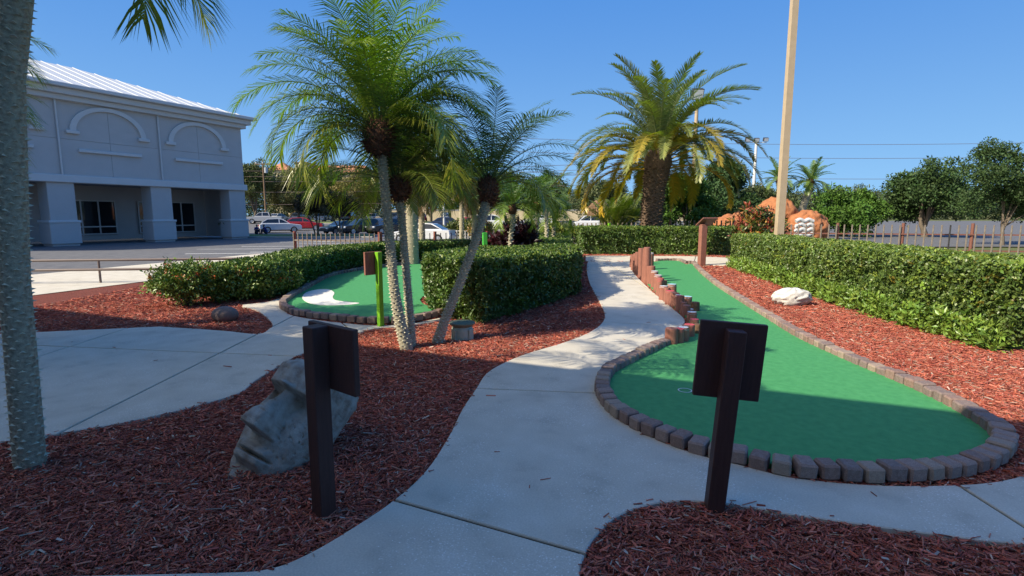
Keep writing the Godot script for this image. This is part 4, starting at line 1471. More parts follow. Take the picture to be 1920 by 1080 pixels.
	var e2 := rounded([Vector2(-1.730, -19.182), Vector2(-2.903, -18.092), Vector2(-3.745, -17.119), Vector2(-4.401, -15.759), Vector2(-4.788, -14.077), Vector2(-4.631, -12.415), Vector2(-4.496, -11.506), Vector2(-4.392, -10.646), Vector2(-4.123, -9.482), Vector2(-3.664, -8.736), Vector2(-3.128, -8.314), Vector2(-2.623, -8.054), Vector2(-2.078, -7.850), Vector2(-1.615, -7.930), Vector2(-1.339, -8.226), Vector2(-1.123, -8.639)], 6)
	edging("brick_edging", "low edging of tumbled brown bricks round the green with the white sand shape", e2, 0.172, Vector3(0.155, 0.10, 0.13), 92)
	keep_off = [main_path, left_path, cross_path, green_near, green_far]
	# asphalt, walkway and lawns beyond the fence
	var rows := []
	var walk := []
	for d in [9.0, 14.0, 20.0, 26.0, 34.0]:
		var x: float = -10.3 + (d - 24.5) * 0.30
		rows.append([d, -90.0, x])
		walk.append([d, x, x + 4.6])
	rows.append([34.5, -90.0, 70.0])
	rows.append([108.0, -140.0, 120.0])
	var lot := structure("parking_lot", "grey asphalt parking lot with white bay lines")
	part("asphalt", strip(rows, -0.035), M.asphalt, lot)
	var wk := structure("walkway", "pale concrete walkway between the fence and the parking lot")
	part("walk_surface", strip(walk, -0.02), M.concrete, wk)
	for a in [[Vector3(-16.118, -0.349, -31.756), 0.6, 5.0], [Vector3(-14.846, -0.350, -34.578), 0.75, 5.0], [Vector3(-11.719, -0.000, -23.063), 0.6, 4.5], [Vector3(-9.917, -0.026, -24.491), 0.6, 4.0], [Vector3(-13.246, -0.350, -37.928), 0.7, 4.0], [Vector3(-13.120, -0.350, -41.111), 0.7, 4.0], [Vector3(-16.868, -0.350, -47.022), 0.9, 5.0], [Vector3(-16.065, -0.350, -40.267), 0.9, 5.0], [Vector3(-10.933, -0.350, -54.903), 1.0, 5.0], [Vector3(-23.043, -0.280, -68.142), 1.0, 5.0], [Vector3(-29.519, -0.350, -82.488), 1.0, 5.0]]:
		var lm := MB.new()
		var c: Vector3 = a[0]
		lm.box(Vector3(0, -0.028, 0), Vector3(a[2], 0.008, 0.14))
		part("bay_line", lm, M.line, lot, Transform3D(Basis(Vector3.UP, 0.12), c))
	var lawn := structure("lawn", "strip of mown grass between parking rows")
	part("island", strip([[48.0, -26.0, -12.5], [54.5, -29.0, -14.0]], 0.06), M.grass, lawn)
	part("verge", strip([[86.0, -38.0, -6.0], [92.0, -40.0, -4.0]], 0.06), M.grass, lawn)
	part("verge", strip([[68.0, -10.0, 6.0], [76.0, -12.0, 8.0]], 0.06), M.grass, lawn)
	for q in [[48.0, -26.0, -12.5], [54.5, -29.0, -14.0], [86.0, -38.0, -6.0], [68.0, -10.0, 6.0]]:
		var km := MB.new()
		km.box(Vector3((q[1] + q[2]) * 0.5, ground_height(q[0]) + 0.03, -q[0]), Vector3(q[2] - q[1], 0.13, 0.16), Basis.IDENTITY, 0.02)
		part("kerb", km, M.kerb, lawn)
	# wood chips over the beds
	chips(bed)

func chips(bed: Node3D) -> void:
	var r := RandomNumberGenerator.new()
	r.seed = 77
	var shapes := []
	for k in 4:
		var mb := MB.new()
		mb.box(Vector3.ZERO, Vector3(1.0, 0.09, [0.16, 0.24, 0.12, 0.34][k]))
		for i in mb.v.size():
			var e: float = absf(mb.v[i].x) * 2.0
			mb.v[i].z *= 1.0 - 0.45 * e * ([0.8, 1.2, 0.3, 0.9][k] if mb.v[i].x > 0 else 0.5)
			mb.v[i].y += 0.05 * mb.v[i].x * [1.0, -0.6, 0.4, 0.2][k]
		shapes.append(mb.mesh())
	var tones := [Color(0.46, 0.125, 0.075), Color(0.38, 0.09, 0.055), Color(0.54, 0.17, 0.105), Color(0.26, 0.062, 0.04), Color(0.48, 0.19, 0.125), Color(0.32, 0.085, 0.06), Color(0.52, 0.40, 0.30), Color(0.42, 0.30, 0.23)]
	var xfs := [[], [], [], []]
	var inner := Geometry2D.offset_polygon(main_path, -0.05)
	inner.append_array(Geometry2D.offset_polygon(left_path, -0.05))
	var cols := [PackedColorArray(), PackedColorArray(), PackedColorArray(), PackedColorArray()]
	for band in [[1.7, 3.2, 6500.0, 0.92], [3.2, 5.0, 5200.0, 0.98], [5.0, 7.2, 3600.0, 1.1], [7.2, 10.0, 1700.0, 1.4], [10.0, 14.0, 800.0, 1.9], [14.0, 22.5, 230.0, 2.8]]:
		var x1: float = minf(band[1] * 0.98 + 0.3, 8.5)
		var area: float = 2.0 * x1 * (band[1] - band[0])
		for i in int(area * band[2]):
			var d := r.randf_range(band[0], band[1])
			var x := r.randf_range(-x1, x1)
			if absf(x) > 0.98 * d + 0.3:
				continue
			var q := Vector2(x, -d)
			var off := false
			for poly in keep_off:
				if Geometry2D.is_point_in_polygon(q, poly):
					off = true
					break
			if off:
				var spill := d < 6.0 and not Geometry2D.is_point_in_polygon(q, green_near)
				for poly in inner:
					if Geometry2D.is_point_in_polygon(q, poly):
						spill = false
				if r.randf() > (0.05 if spill else 0.0009) or d > 8.0:
					continue
			var L: float = band[3] * (clampf(r.randfn(0.036, 0.015), 0.012, 0.085) if r.randf() > 0.07 else r.randf_range(0.06, 0.115))
			var k := r.randi() % 4
			var thick: float = band[3] * r.randf_range(0.02, 0.045)
			var b := Basis(Vector3.UP, r.randf() * TAU) * Basis(Vector3(0, 0, 1), r.randfn(0.0, 0.22)) * Basis(Vector3(1, 0, 0), r.randfn(0.0, 0.5))
			var y: float = 0.004 if off else -0.026 + 0.03 * pow(r.randf(), 1.5) + 0.012 * lumps.get_noise_2d(x * 110.0, -d * 110.0)
			if off and absf(b.x.y) > 0.1:
				continue
			xfs[k].append(Transform3D(b * Basis.from_scale(Vector3(L, thick, clampf(L, 0.02, 0.045))), Vector3(x, y, -d)))
			var w := r.randf()
			var c: Color = tones[r.randi() % 6] if w > 0.06 else tones[6 + r.randi() % 2]
			cols[k].append(tint(c, r, 0.3, 0.12))
	var n := 0
	for k in 4:
		copies("wood_chip", shapes[k], M.chip, xfs[k], cols[k], bed)
		n += xfs[k].size()
	print("chips ", n)

func place_things() -> void:
	# log posts: [x, z, radius, height, top]
	var logs := [[3.720, -16.607, 0.044, 0.341, 0], [3.570, -15.707, 0.052, 0.458, 0], [3.517, -15.213, 0.057, 0.528, 0], [3.398, -14.451, 0.061, 0.620, 0], [3.305, -13.584, 0.069, 0.775, 0], [3.226, -12.681, 0.078, 0.853, 0], [4.094, -15.742, 0.087, 0.504, 1], [3.259, -12.343, 0.068, 0.438, 0], [3.177, -11.799, 0.073, 0.378, 1], [3.106, -11.279, 0.075, 0.346, 1], [3.039, -10.851, 0.074, 0.330, 3], [3.273, -11.459, 0.073, 0.212, 0], [2.901, -10.112, 0.074, 0.266, 1], [3.101, -10.231, 0.077, 0.287, 2], [2.864, -9.582, 0.074, 0.249, 3], [2.885, -9.325, 0.068, 0.247, 0], [2.843, -8.897, 0.061, 0.261, 3], [3.150, -9.483, 0.077, 0.160, 2], [2.801, -8.449, 0.060, 0.174, 0], [3.069, -8.824, 0.066, 0.163, 4], [2.934, -8.675, 0.057, 0.073, 1], [2.752, -8.023, 0.065, 0.143, 1], [2.627, -7.545, 0.060, 0.123, 3], [2.513, -7.107, 0.042, 0.140, 4], [2.351, -6.939, 0.064, 0.171, 3], [2.187, -6.669, 0.059, 0.193, 1], [2.097, -6.577, 0.061, 0.194, 3], [1.993, -6.527, 0.072, 0.208, 0], [3.267, -13.080, 0.061, 0.794, 0], [3.223, -12.437, 0.055, 0.424, 0], [3.125, -11.441, 0.056, 0.338, 0], [2.980, -10.669, 0.054, 0.318, 3], [2.897, -9.878, 0.050, 0.266, 0], [2.875, -9.431, 0.050, 0.245, 0], [2.857, -9.064, 0.046, 0.252, 1], [2.817, -8.644, 0.048, 0.189, 0], [2.794, -8.255, 0.044, 0.109, 0], [2.252, -6.775, 0.042, 0.186, 0]]
	for i in logs.size():
		log_post(i, logs[i])
	# the two signs in the unseen clubhouse's shade, seen from behind
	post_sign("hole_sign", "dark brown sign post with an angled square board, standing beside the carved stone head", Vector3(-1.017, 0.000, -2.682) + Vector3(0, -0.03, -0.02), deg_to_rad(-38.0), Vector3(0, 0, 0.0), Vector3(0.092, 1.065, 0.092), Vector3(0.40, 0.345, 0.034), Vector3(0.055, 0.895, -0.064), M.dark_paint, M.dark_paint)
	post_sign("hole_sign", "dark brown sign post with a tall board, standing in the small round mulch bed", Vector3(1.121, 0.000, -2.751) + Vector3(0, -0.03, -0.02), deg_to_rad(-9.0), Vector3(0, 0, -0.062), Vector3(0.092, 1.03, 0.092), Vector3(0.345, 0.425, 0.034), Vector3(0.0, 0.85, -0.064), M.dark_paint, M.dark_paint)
	var fs := post_sign("hole_sign", "reddish brown sign post with a slanted top board at the far end of the green", Vector3(6.164, 0.000, -17.305), 0.2, Vector3(0, 0, 0), Vector3(0.19, 1.32, 0.19), Vector3(0, 0, 0), Vector3.ZERO, M.log_paint, M.log_paint)
	var tb := MB.new()
	tb.box(Vector3(0.10, 1.40, 0.02), Vector3(0.52, 0.05, 0.5), Basis(Vector3.RIGHT, -0.5), 0.01)
	part("panel", tb, M.brown_paint, fs)
	post_sign("hole_sign", "lime green post with a brown board, behind the twin palm trunks", Vector3(-1.919, 0.000, -7.655), deg_to_rad(52.0), Vector3(0, 0, 0), Vector3(0.074, 1.08, 0.074), Vector3(0.30, 0.33, 0.035), Vector3(-0.05, 0.92, -0.062), M.lime, M.log_paint)
	post_sign("marker_post", "bright green square post rising behind the clipped wedge hedge", Vector3(-0.62, 0, -12.6), 0.3, Vector3(0, 0, 0.02), Vector3(0.10, 1.2, 0.10), Vector3.ZERO, Vector3.ZERO, M.green_post, M.green_post, "post")
	post_sign("marker_post", "short lime post beside the sago palm", Vector3(4.45, 0, -24.6), 0.3, Vector3.ZERO, Vector3(0.10, 1.25, 0.10), Vector3.ZERO, Vector3.ZERO, M.lime, M.lime, "post")
	post_sign("marker_post", "small lime post among yellow shrubs near the picket fence", Vector3(3.2, -0.3, -29.5), 0.3, Vector3.ZERO, Vector3(0.12, 1.65, 0.12), Vector3.ZERO, Vector3.ZERO, M.lime, M.lime, "post")
	# carved head
	var head := thing("stone_head", "grey carved stone head with heavy brow and long nose, half sunk in mulch", "statue", Vector3(-1.721, 0.000, -3.228) + Vector3(0, -0.20, 0.0))
	head.basis = Basis(Vector3(0, 0, 1), deg_to_rad(-15.0)) * Basis(Vector3.UP, deg_to_rad(-24.0)) * Basis(Vector3.RIGHT, deg_to_rad(-38.0)) * Basis.from_scale(Vector3(0.93, 0.95, 0.93))
	part("head", moai_mesh(), M.moai, head)
	# irrigation control cover
	var pump := thing("pump_cover", "pale green plastic cylinder with a wide dark green lid beside the leaning palm", "utility cover", Vector3(-0.658, 0.000, -6.776) + Vector3(0, -0.02, -0.14), 0.3)
	var pm := MB.new()
	pm.lathe([Vector2(0.15, -0.04), Vector2(0.142, 0.13), Vector2(0.13, 0.17), Vector2(0.10, 0.185)], 36)
	part("body", pm, M.pump, pump)
	for a in [0.9, 2.6]:
		var rb := MB.new()
		rb.box(Vector3(cos(a) * 0.15, 0.06, sin(a) * 0.15), Vector3(0.02, 0.18, 0.09), Basis(Vector3.UP, -a), 0.008)
		part("rib", rb, M.pump, pump)
	var pc := MB.new()
	pc.lathe([Vector2(0.0, 0.155), Vector2(0.12, 0.165), Vector2(0.168, 0.205), Vector2(0.172, 0.218), Vector2(0.165, 0.228), Vector2(0.10, 0.234), Vector2(0.001, 0.236)], 40)
	part("lid", pc, M.pump_cap, pump)
	# rocks
	var wr := thing("boulder", "white painted boulder lying in red mulch before the clipped hedge", "rock", Vector3(5.113, 0.000, -9.482) + Vector3(0, 0, -0.15))
	var wm := MB.new()
	wm.blob(Vector3(0, 0.10, 0), Vector3(0.36, 0.18, 0.22), lumps, 0.6, 48, 32, Basis.IDENTITY, 0.16)
	part("stone", wm, M.white_rock, wr)
	var br := thing("boulder", "small brown stone block in the sunlit mulch beside the curving path", "rock", Vector3(-4.416, 0.000, -8.097))
	var bm := MB.new()
	bm.blob(Vector3(0, 0.08, 0), Vector3(0.20, 0.13, 0.15), lumps, 0.3, 20, 14)
	part("stone", bm, M.bricks[2], br)
	# handrail by the walkway
	var hr := thing("handrail", "brown double handrail running past the low flowering shrubs", "handrail", Vector3(0, 0, 0))
	for y in [[0.52, 0.0], [0.30, 0.12]]:
		var rm := MB.new()
		rm.tube([Vector3(-16.0, y[0], -12.2 + y[1]), Vector3(-5.3, y[0] + 0.02, -13.4 + y[1])], [0.032, 0.032], 10)
		part("rail", rm, M.rail, hr)
	for x in [-14.0, -12.0, -10.0, -8.5, -7.05, -6.5, -5.4]:
		var z: float = lerpf(-12.2, -13.4, (x + 16.0) / 10.7)
		var pm2 := MB.new()
		pm2.tube([Vector3(x, -0.12, z), Vector3(x, 0.52, z)], [0.026, 0.026], 8)
		part("post", pm2, M.rail, hr)
	picket_fence("picket_fence", "metal picket fence with reddish posts behind the low curved hedge", Vector3(-8.0, 0, -19.6), Vector3(-4.6, 0, -18.6), 0.98, 0.19, 0.038, M.picket, M.picket, M.red_post, 3.5)
	picket_fence("picket_fence", "dark picket fence with reddish posts before the white sedan", Vector3(-4.6, 0, -18.6), Vector3(-0.9, 0, -19.8), 0.98, 0.19, 0.03, M.dark_metal, M.dark_metal, M.red_post, 1.8)
	picket_fence("picket_fence", "weathered wooden picket fence behind the sago palm", Vector3(2.6, -0.15, -28.0), Vector3(6.8, -0.1, -26.5), 1.35, 0.22, 0.07, M.picket, M.wood, M.wood, 2.2)
	picket_fence("picket_fence", "weathered wooden picket fence under the bright green small tree", Vector3(8.0, -0.1, -27.0), Vector3(11.4, -0.1, -27.5), 1.45, 0.24, 0.07, M.wood, M.wood, M.wood, 2.2)
	picket_fence("picket_fence", "grey picket fence with brown posts beside the tan light pole", Vector3(10.6, 0, -21.5), Vector3(19.0, 0, -19.0), 1.25, 0.26, 0.05, M.picket, M.brown_paint, M.brown_paint, 2.1)
	lamp_pole("light_pole", "tall tan square light pole rising behind the clipped hedge", Vector3(7.62, 0, -15.3), 9.5, 0.098, 0.078, M.tan_pole, true, [[0.0, 0.2, 0.6, 0.3]])
	lamp_pole("light_pole", "tan light pole with one floodlight, rising behind the big date palm", Vector3(13.2, -0.3, -39.5), 10.2, 0.17, 0.12, M.tan_pole, false, [[0.0, 0.25, 0.75, 0.75]])
	lamp_pole("light_pole", "pale light pole with three floodlights on a crossbar", Vector3(31.2, -0.3, -70.0), 11.2, 0.26, 0.16, M.white_metal, false, [[-1.15, 0.25, 0.6, 0.45], [0.0, 0.25, 0.6, 0.45], [1.15, 0.3, 0.6, 0.45]], 2.6)
	lamp_pole("light_pole", "slim white light pole beside the dark blue car with a white roof", Vector3(-7.9, 0.0, -62.5), 8.5, 0.13, 0.09, M.white_metal, false, [[0.4, 0.05, 0.5, 0.15]])

func fill_leaf(kind: String) -> Mesh:
	if not M.has(kind):
		match kind:
			"clump_hedge": M[kind] = leaf_clump(9, 0.052, 0.032, 0.055, 301)
			"clump_large": M[kind] = leaf_clump(7, 0.16, 0.055, 0.09, 302, 0.8)
			"clump_fine": M[kind] = leaf_clump(12, 0.035, 0.018, 0.05, 303)
			"clump_tree": M[kind] = leaf_clump(16, 0.30, 0.17, 0.42, 304)
	return M[kind]

func plant_beds() -> void:
	var hc: Mesh = fill_leaf("clump_hedge")
	var green := Color(0.085, 0.145, 0.030)
	hedge("hedge", "clipped wedge-shaped hedge between the leaning palm and the path", PackedVector2Array([Vector2(-0.43, -7.75), Vector2(-0.1, -8.3), Vector2(0.8, -9.65), Vector2(1.38, -10.8), Vector2(1.45, -13.0), Vector2(1.85, -17.0), Vector2(2.2, -20.4), Vector2(1.0, -20.4), Vector2(0.75, -16.5), Vector2(0.5, -11.9), Vector2(-0.9, -11.4), Vector2(-1.62, -9.9), Vector2(-1.42, -8.75), Vector2(-1.0, -8.2)]), 0.90, green, 600.0, hc, 1.02, 401)
	var back := rounded([Vector2(-4.621, -10.031), Vector2(-4.590, -10.944), Vector2(-4.547, -11.765), Vector2(-4.830, -14.204), Vector2(-4.489, -16.078), Vector2(-3.806, -17.400), Vector2(-2.953, -18.406), Vector2(-1.280, -19.655)], 3)
	var foot := back.duplicate()
	var rear := shifted(back, 1.15 if shifted(back, 1.0)[3].y < back[3].y else -1.15)
	rear.reverse()
	foot.append_array(rear)
	hedge("hedge", "low curved hedge behind the green with the white sand shape", foot, 0.66, green, 430.0, hc, 1.1, 402)
	hedge("hedge", "long clipped hedge at the far end of the path, before the big date palm", PackedVector2Array([Vector2(2.95, -22.3), Vector2(6.0, -22.2), Vector2(8.0, -21.6), Vector2(9.6, -22.4), Vector2(9.8, -25.0), Vector2(3.0, -25.2)]), 1.06, green, 200.0, hc, 1.5, 403)
	hedge("hedge", "broad clipped hedge beside the red mulch bed with the white boulder", PackedVector2Array([Vector2(7.05, -17.2), Vector2(6.55, -13.4), Vector2(6.2, -11.0), Vector2(6.0, -8.6), Vector2(5.9, -6.2), Vector2(7.3, -6.0), Vector2(7.5, -10.0), Vector2(7.8, -14.0), Vector2(8.5, -17.4)]), 1.0, green * Color(1.25, 1.15, 1.2), 430.0, hc, 0.95, 404)
	# bright low plants along the foot of the broad hedge
	var xfs := []
	var cols := PackedColorArray()
	var r := RandomNumberGenerator.new()
	r.seed = 405
	var foot_line := rounded([Vector2(7.0, -17.0), Vector2(6.45, -13.3), Vector2(6.1, -10.9), Vector2(5.88, -8.6), Vector2(5.78, -6.2)], 6)
	for q in evenly(foot_line, 0.006):
		var p2: Vector2 = q[0] + Vector2(r.randfn(0.0, 0.08), r.randfn(0.0, 0.05))
		xfs.append(Transform3D(any_turn(r, r.randf_range(0.4, 0.75)), Vector3(p2.x, 0.30 * pow(r.randf(), 1.4), p2.y)))
		cols.append(tint(Color(0.17, 0.27, 0.04), r))
	var cover := copies(numbered("border_plants"), fill_leaf("clump_large"), M.leaf, xfs, cols, self)
	tag(cover, "bright yellow-green low plants along the foot of the broad hedge", "ground cover", "", "stuff")
	var fine: Mesh = fill_leaf("clump_fine")
	var spots := [[440, 566, 0.62, 0.36], [478, 562, 0.55, 0.33], [512, 556, 0.5, 0.30], [400, 570, 0.6, 0.38], [340, 575, 0.7, 0.42]]
	var names := ["low yellow-green flowering shrub with orange blooms beside the curved hedge end", "low yellow-green flowering shrub between the handrail and the sunlit mulch", "small yellow-green shrub against the end of the curved hedge", "low flowering shrub with orange blooms in front of the handrail", "low bushy flowering shrub near the handrail end"]
	var where := [Vector2(-5.183, -9.842), Vector2(-4.957, -10.162), Vector2(-4.759, -10.503), Vector2(-5.496, -9.599), Vector2(-5.880, -9.202)]
	for i in 5:
		var s := shrub("flowering_shrub", names[i], "shrub", Vector3(where[i].x, 0, where[i].y - 0.3), Vector3(spots[i][2], spots[i][3], spots[i][2] * 0.8), 900, [Color(0.16, 0.24, 0.035), Color(0.11, 0.18, 0.03), Color(0.21, 0.28, 0.05)], fine, 1.7, 410 + i, 6, "low flowering shrubs")
		var fx := []
		var fc := PackedColorArray()
		for k in 26:
			var a := r.randf() * TAU
			var e := r.randf_range(0.1, 1.2)
			fx.append(Transform3D(any_turn(r, 1.0), Vector3(cos(a) * cos(e) * spots[i][2] * 0.85, spots[i][3] * (1.0 + sin(e) * 0.8), sin(a) * cos(e) * spots[i][2] * 0.7)))
			fc.append(tint(Color(0.62, 0.10, 0.02), r, 0.3, 0.1))
		copies("blossom", fine, M.leaf, fx, fc, s)
	var large: Mesh = fill_leaf("clump_large")
	shrub("purple_shrub", "dark burgundy leafy shrub behind the wedge hedge", "shrub", Vector3(0.15, 0, -12.9), Vector3(0.62, 0.78, 0.6), 520, [Color(0.035, 0.006, 0.012), Color(0.06, 0.01, 0.018), Color(0.02, 0.006, 0.009)], large, 1.0, 421)
	shrub("purple_shrub", "smaller burgundy shrub beside the slim palm trunks", "shrub", Vector3(-0.35, 0, -13.3), Vector3(0.5, 0.6, 0.5), 300, [Color(0.04, 0.008, 0.014), Color(0.03, 0.02, 0.012)], large, 1.0, 422)
	shrub("croton_shrub", "red and yellow variegated croton bush beside the tan light pole", "shrub", Vector3(8.05, 0, -17.6), Vector3(0.92, 1.02, 0.85), 950, [Color(0.30, 0.06, 0.025), Color(0.30, 0.18, 0.03), Color(0.07, 0.10, 0.02), Color(0.09, 0.12, 0.03), Color(0.20, 0.05, 0.03), Color(0.05, 0.08, 0.02)], large, 0.95, 423, 9)
	shrub("yellow_shrub", "yellow-green shrub behind the slim palms and the wedge hedge", "shrub", Vector3(2.0, -0.1, -25.0), Vector3(1.4, 0.75, 1.0), 700, [Color(0.17, 0.20, 0.03), Color(0.11, 0.15, 0.03)], large, 1.1, 424)
	shrub("yellow_shrub", "low yellowish shrub mound on the far lawn edge", "shrub", Vector3(-3.4, -0.3, -43.0), Vector3(2.4, 0.8, 1.2), 700, [Color(0.13, 0.15, 0.03), Color(0.09, 0.12, 0.025)], large, 1.8, 425)
	shrub("yellow_shrub", "orange-tinged shrub beside the white lattice", "shrub", Vector3(-2.0, -0.2, -33.0), Vector3(0.9, 0.9, 0.8), 420, [Color(0.28, 0.15, 0.03), Color(0.14, 0.17, 0.03)], large, 1.2, 426)

func plant_palms() -> void:
	var yg := Color(0.21, 0.30, 0.042)
	var og := Color(0.25, 0.275, 0.045)
	var deep := Color(0.11, 0.165, 0.045)
	var set_a := frond_set(1.62, 64, 0.42, 0.0125, deg_to_rad(87), deg_to_rad(26), deg_to_rad(62), deg_to_rad(140), 501, yg, og, 0.85)
	var set_b := frond_set(1.38, 50, 0.36, 0.0105, deg_to_rad(86), deg_to_rad(26), deg_to_rad(55), deg_to_rad(120), 521, deep, deep * Color(1.7, 1.4, 1.0), 0.6)
	var set_c := frond_set(1.0, 28, 0.26, 0.020, deg_to_rad(82), deg_to_rad(-10), deg_to_rad(50), deg_to_rad(100), 541, deep * Color(0.9, 1.0, 1.0), yg, 0.5, 6)
	palm("pygmy_palm", "tallest of the clustered palms, bright arching fronds over a shaggy brown crown base", [Vector3(-1.288, 0.014, -6.350), Vector3(-1.363, 0.345, -6.350), Vector3(-1.418, 0.735, -6.360), Vector3(-1.457, 1.310, -6.380), Vector3(-1.496, 1.813, -6.400), Vector3(-1.520, 2.245, -6.400), Vector3(-1.534, 2.391, -6.400)], [0.078, 0.064, 0.057, 0.055, 0.054, 0.053, 0.065], Vector3(0.19, 0.24, 0.19), set_a, 68, 551, 1.0, "", 0.6)
	palm("pygmy_palm", "shorter twin palm sharing a foot with the tallest clustered palm", [Vector3(-1.258, -0.003, -6.500), Vector3(-1.267, 0.312, -6.520), Vector3(-1.308, 0.975, -6.550), Vector3(-1.341, 1.431, -6.580), Vector3(-1.369, 1.755, -6.600), Vector3(-1.373, 1.845, -6.600)], [0.062, 0.050, 0.046, 0.045, 0.045, 0.05], Vector3(0.14, 0.17, 0.14), set_b, 36, 552, 1.0, "", 0.4)
	palm("pygmy_palm", "leaning palm with a slanting trunk beside the pale green plastic cover", [Vector3(-0.957, -0.012, -6.680), Vector3(-0.859, 0.276, -6.700), Vector3(-0.672, 0.731, -6.800), Vector3(-0.496, 1.204, -6.900), Vector3(-0.386, 1.545, -6.950), Vector3(-0.318, 1.819, -7.000)], [0.072, 0.058, 0.054, 0.054, 0.056, 0.065], Vector3(0.14, 0.21, 0.14), set_b, 32, 553, 1.0, "", 0.6)
	# palms beyond the frame's edge in the photograph whose fronds shade the paths
	palm("pygmy_palm", "palm beside the clubhouse with its fronds hanging over the dark mulch", [Vector3(-3.15, 0, -3.3), Vector3(-3.1, 1.2, -3.3), Vector3(-3.0, 2.4, -3.32), Vector3(-2.85, 3.2, -3.35)], [0.085, 0.078, 0.076, 0.08], Vector3(0.18, 0.22, 0.18), set_a, 14, 554)
	palm("pygmy_palm", "palm with a slender trunk standing by the bend of the pale side path", [Vector3(-6.9, 0, -6.1), Vector3(-6.85, 1.2, -6.1), Vector3(-6.8, 2.2, -6.05), Vector3(-6.75, 2.9, -6.0)], [0.09, 0.08, 0.078, 0.08], Vector3(0.18, 0.22, 0.18), set_a, 50, 555)
	palm("pygmy_palm", "shorter palm next to the slender one by the side path bend", [Vector3(-7.1, 0, -6.75), Vector3(-7.15, 0.9, -6.75), Vector3(-7.2, 1.9, -6.7), Vector3(-7.2, 2.6, -6.7)], [0.085, 0.075, 0.07, 0.075], Vector3(0.15, 0.19, 0.15), set_b, 40, 556)
	# slim palms behind the wedge hedge
	var slim := [["slim palm with a bent grey trunk rising through the burgundy shrub", [Vector3(-0.099, 0.789, -12.400), Vector3(-0.025, 1.160, -12.400), Vector3(0.025, 1.466, -12.400), Vector3(0.012, 1.673, -12.400)], 561], ["slim palm with a pale trunk between the burgundy shrub and the bright hedge top", [Vector3(0.543, 0.914, -13.600), Vector3(0.622, 1.252, -13.600), Vector3(0.647, 1.587, -13.600), Vector3(0.619, 1.760, -13.600)], 562], ["slim dark palm with a straight trunk before the far parking lot", [Vector3(1.037, 0.841, -16.000), Vector3(1.033, 1.348, -16.000), Vector3(1.013, 1.820, -16.000), Vector3(1.010, 2.101, -16.000)], 563], ["low slim palm with a dark shaggy crown base near the yellow shrubs", [Vector3(1.322, 0.794, -17.000), Vector3(1.319, 1.131, -17.000), Vector3(1.333, 1.366, -17.000), Vector3(1.348, 1.533, -17.000)], 564]]
	for q in slim:
		var pts: Array = q[1]
		pts[0].y = 0.0
		palm("slim_palm", q[0], pts, [0.055, 0.05, 0.05, 0.055], Vector3(0.11, 0.16, 0.11), set_c, 22, q[2], 0.35, "slim palms behind the wedge hedge")
	# taller palms behind the curved hedge
	var set_d := frond_set(2.2, 46, 0.5, 0.032, deg_to_rad(84), deg_to_rad(-25), deg_to_rad(50), deg_to_rad(95), 571, yg * Color(0.9, 0.95, 1.0), Color(0.26, 0.19, 0.05), 0.6, 7)
	var dead := frond_set(1.7, 34, 0.36, 0.03, deg_to_rad(-58), deg_to_rad(-80), deg_to_rad(20), deg_to_rad(12), 581, Color(0.24, 0.16, 0.10), Color(0.17, 0.11, 0.065), 0.8, 3)
	var tall := [["palm with a thick reddish trunk and dead brown fronds behind the low curved hedge", [Vector3(-3.30, 0, -17.6), Vector3(-3.28, 1.5, -17.6), Vector3(-3.22, 2.9, -17.6), Vector3(-3.2, 3.6, -17.6)], 0.19, 591, 20], ["palm with a slim pinkish trunk before the red car", [Vector3(-2.95, -0.3, -31.5), Vector3(-2.95, 1.5, -31.5), Vector3(-2.95, 3.0, -31.5), Vector3(-2.95, 3.9, -31.5)], 0.13, 592, 12], ["palm with a slim grey trunk beside the thick reddish one", [Vector3(-4.2, -0.15, -25.0), Vector3(-4.2, 1.4, -25.0), Vector3(-4.15, 2.6, -25.0), Vector3(-4.1, 3.3, -25.0)], 0.14, 593, 16], ["palm with dead fronds between the slim pinkish trunk and the leaning palm", [Vector3(-1.9, -0.2, -27.0), Vector3(-1.9, 1.4, -27.0), Vector3(-1.9, 2.4, -27.0), Vector3(-1.85, 3.1, -27.0)], 0.13, 594, 10]]
	for q in tall:
		var t := palm("feather_palm", q[0], q[1], [q[2] * 1.15, q[2], q[2] * 0.95, q[2]], Vector3(q[2] * 1.6, q[2] * 2.0, q[2] * 1.6), set_d, 30, q[3], 0.3, "feather palms behind the curved hedge")
		crown_of(t, q[1][-1] - q[1][0] + Vector3(0, 0.1, 0), dead, q[4], q[3] + 40, Vector3.UP, 0.12)
	date_palm()
	var set_e := frond_set(1.9, 30, 0.42, 0.045, deg_to_rad(84), deg_to_rad(-5), deg_to_rad(40), deg_to_rad(90), 611, deep * Color(1.3, 1.4, 1.6), deep * Color(1.6, 1.6, 1.3), 0.4, 6)
	palm("queen_palm", "small palm with a curved trunk growing on the orange rocks", [Vector3(21.3, 1.6, -43.0), Vector3(21.4, 2.6, -43.0), Vector3(21.3, 3.6, -43.0), Vector3(21.2, 4.2, -43.0)], [0.30, 0.26, 0.25, 0.27], Vector3(0.3, 0.3, 0.3), set_e, 30, 621, 0.2, "palms on the orange rocks")
	palm("queen_palm", "small palm with a slanting trunk on the orange rocks, next to the curved one", [Vector3(23.2, 1.4, -43.5), Vector3(23.5, 2.4, -43.5), Vector3(23.8, 3.5, -43.5), Vector3(23.9, 4.1, -43.5)], [0.30, 0.26, 0.25, 0.27], Vector3(0.3, 0.3, 0.3), set_e, 30, 622, 0.2, "palms on the orange rocks")
	# sago palm and areca clump
	var sago := thing("sago_palm", "low sago palm with stiff spreading fronds behind the long clipped hedge", "palm tree", Vector3(5.1, 0.55, -25.9))
	var sm := MB.new()
	sm.tube([Vector3(0, -0.65, 0), Vector3(0, 0.1, 0)], [0.2, 0.17], 10)
	part("trunk", sm, M.boot, sago)
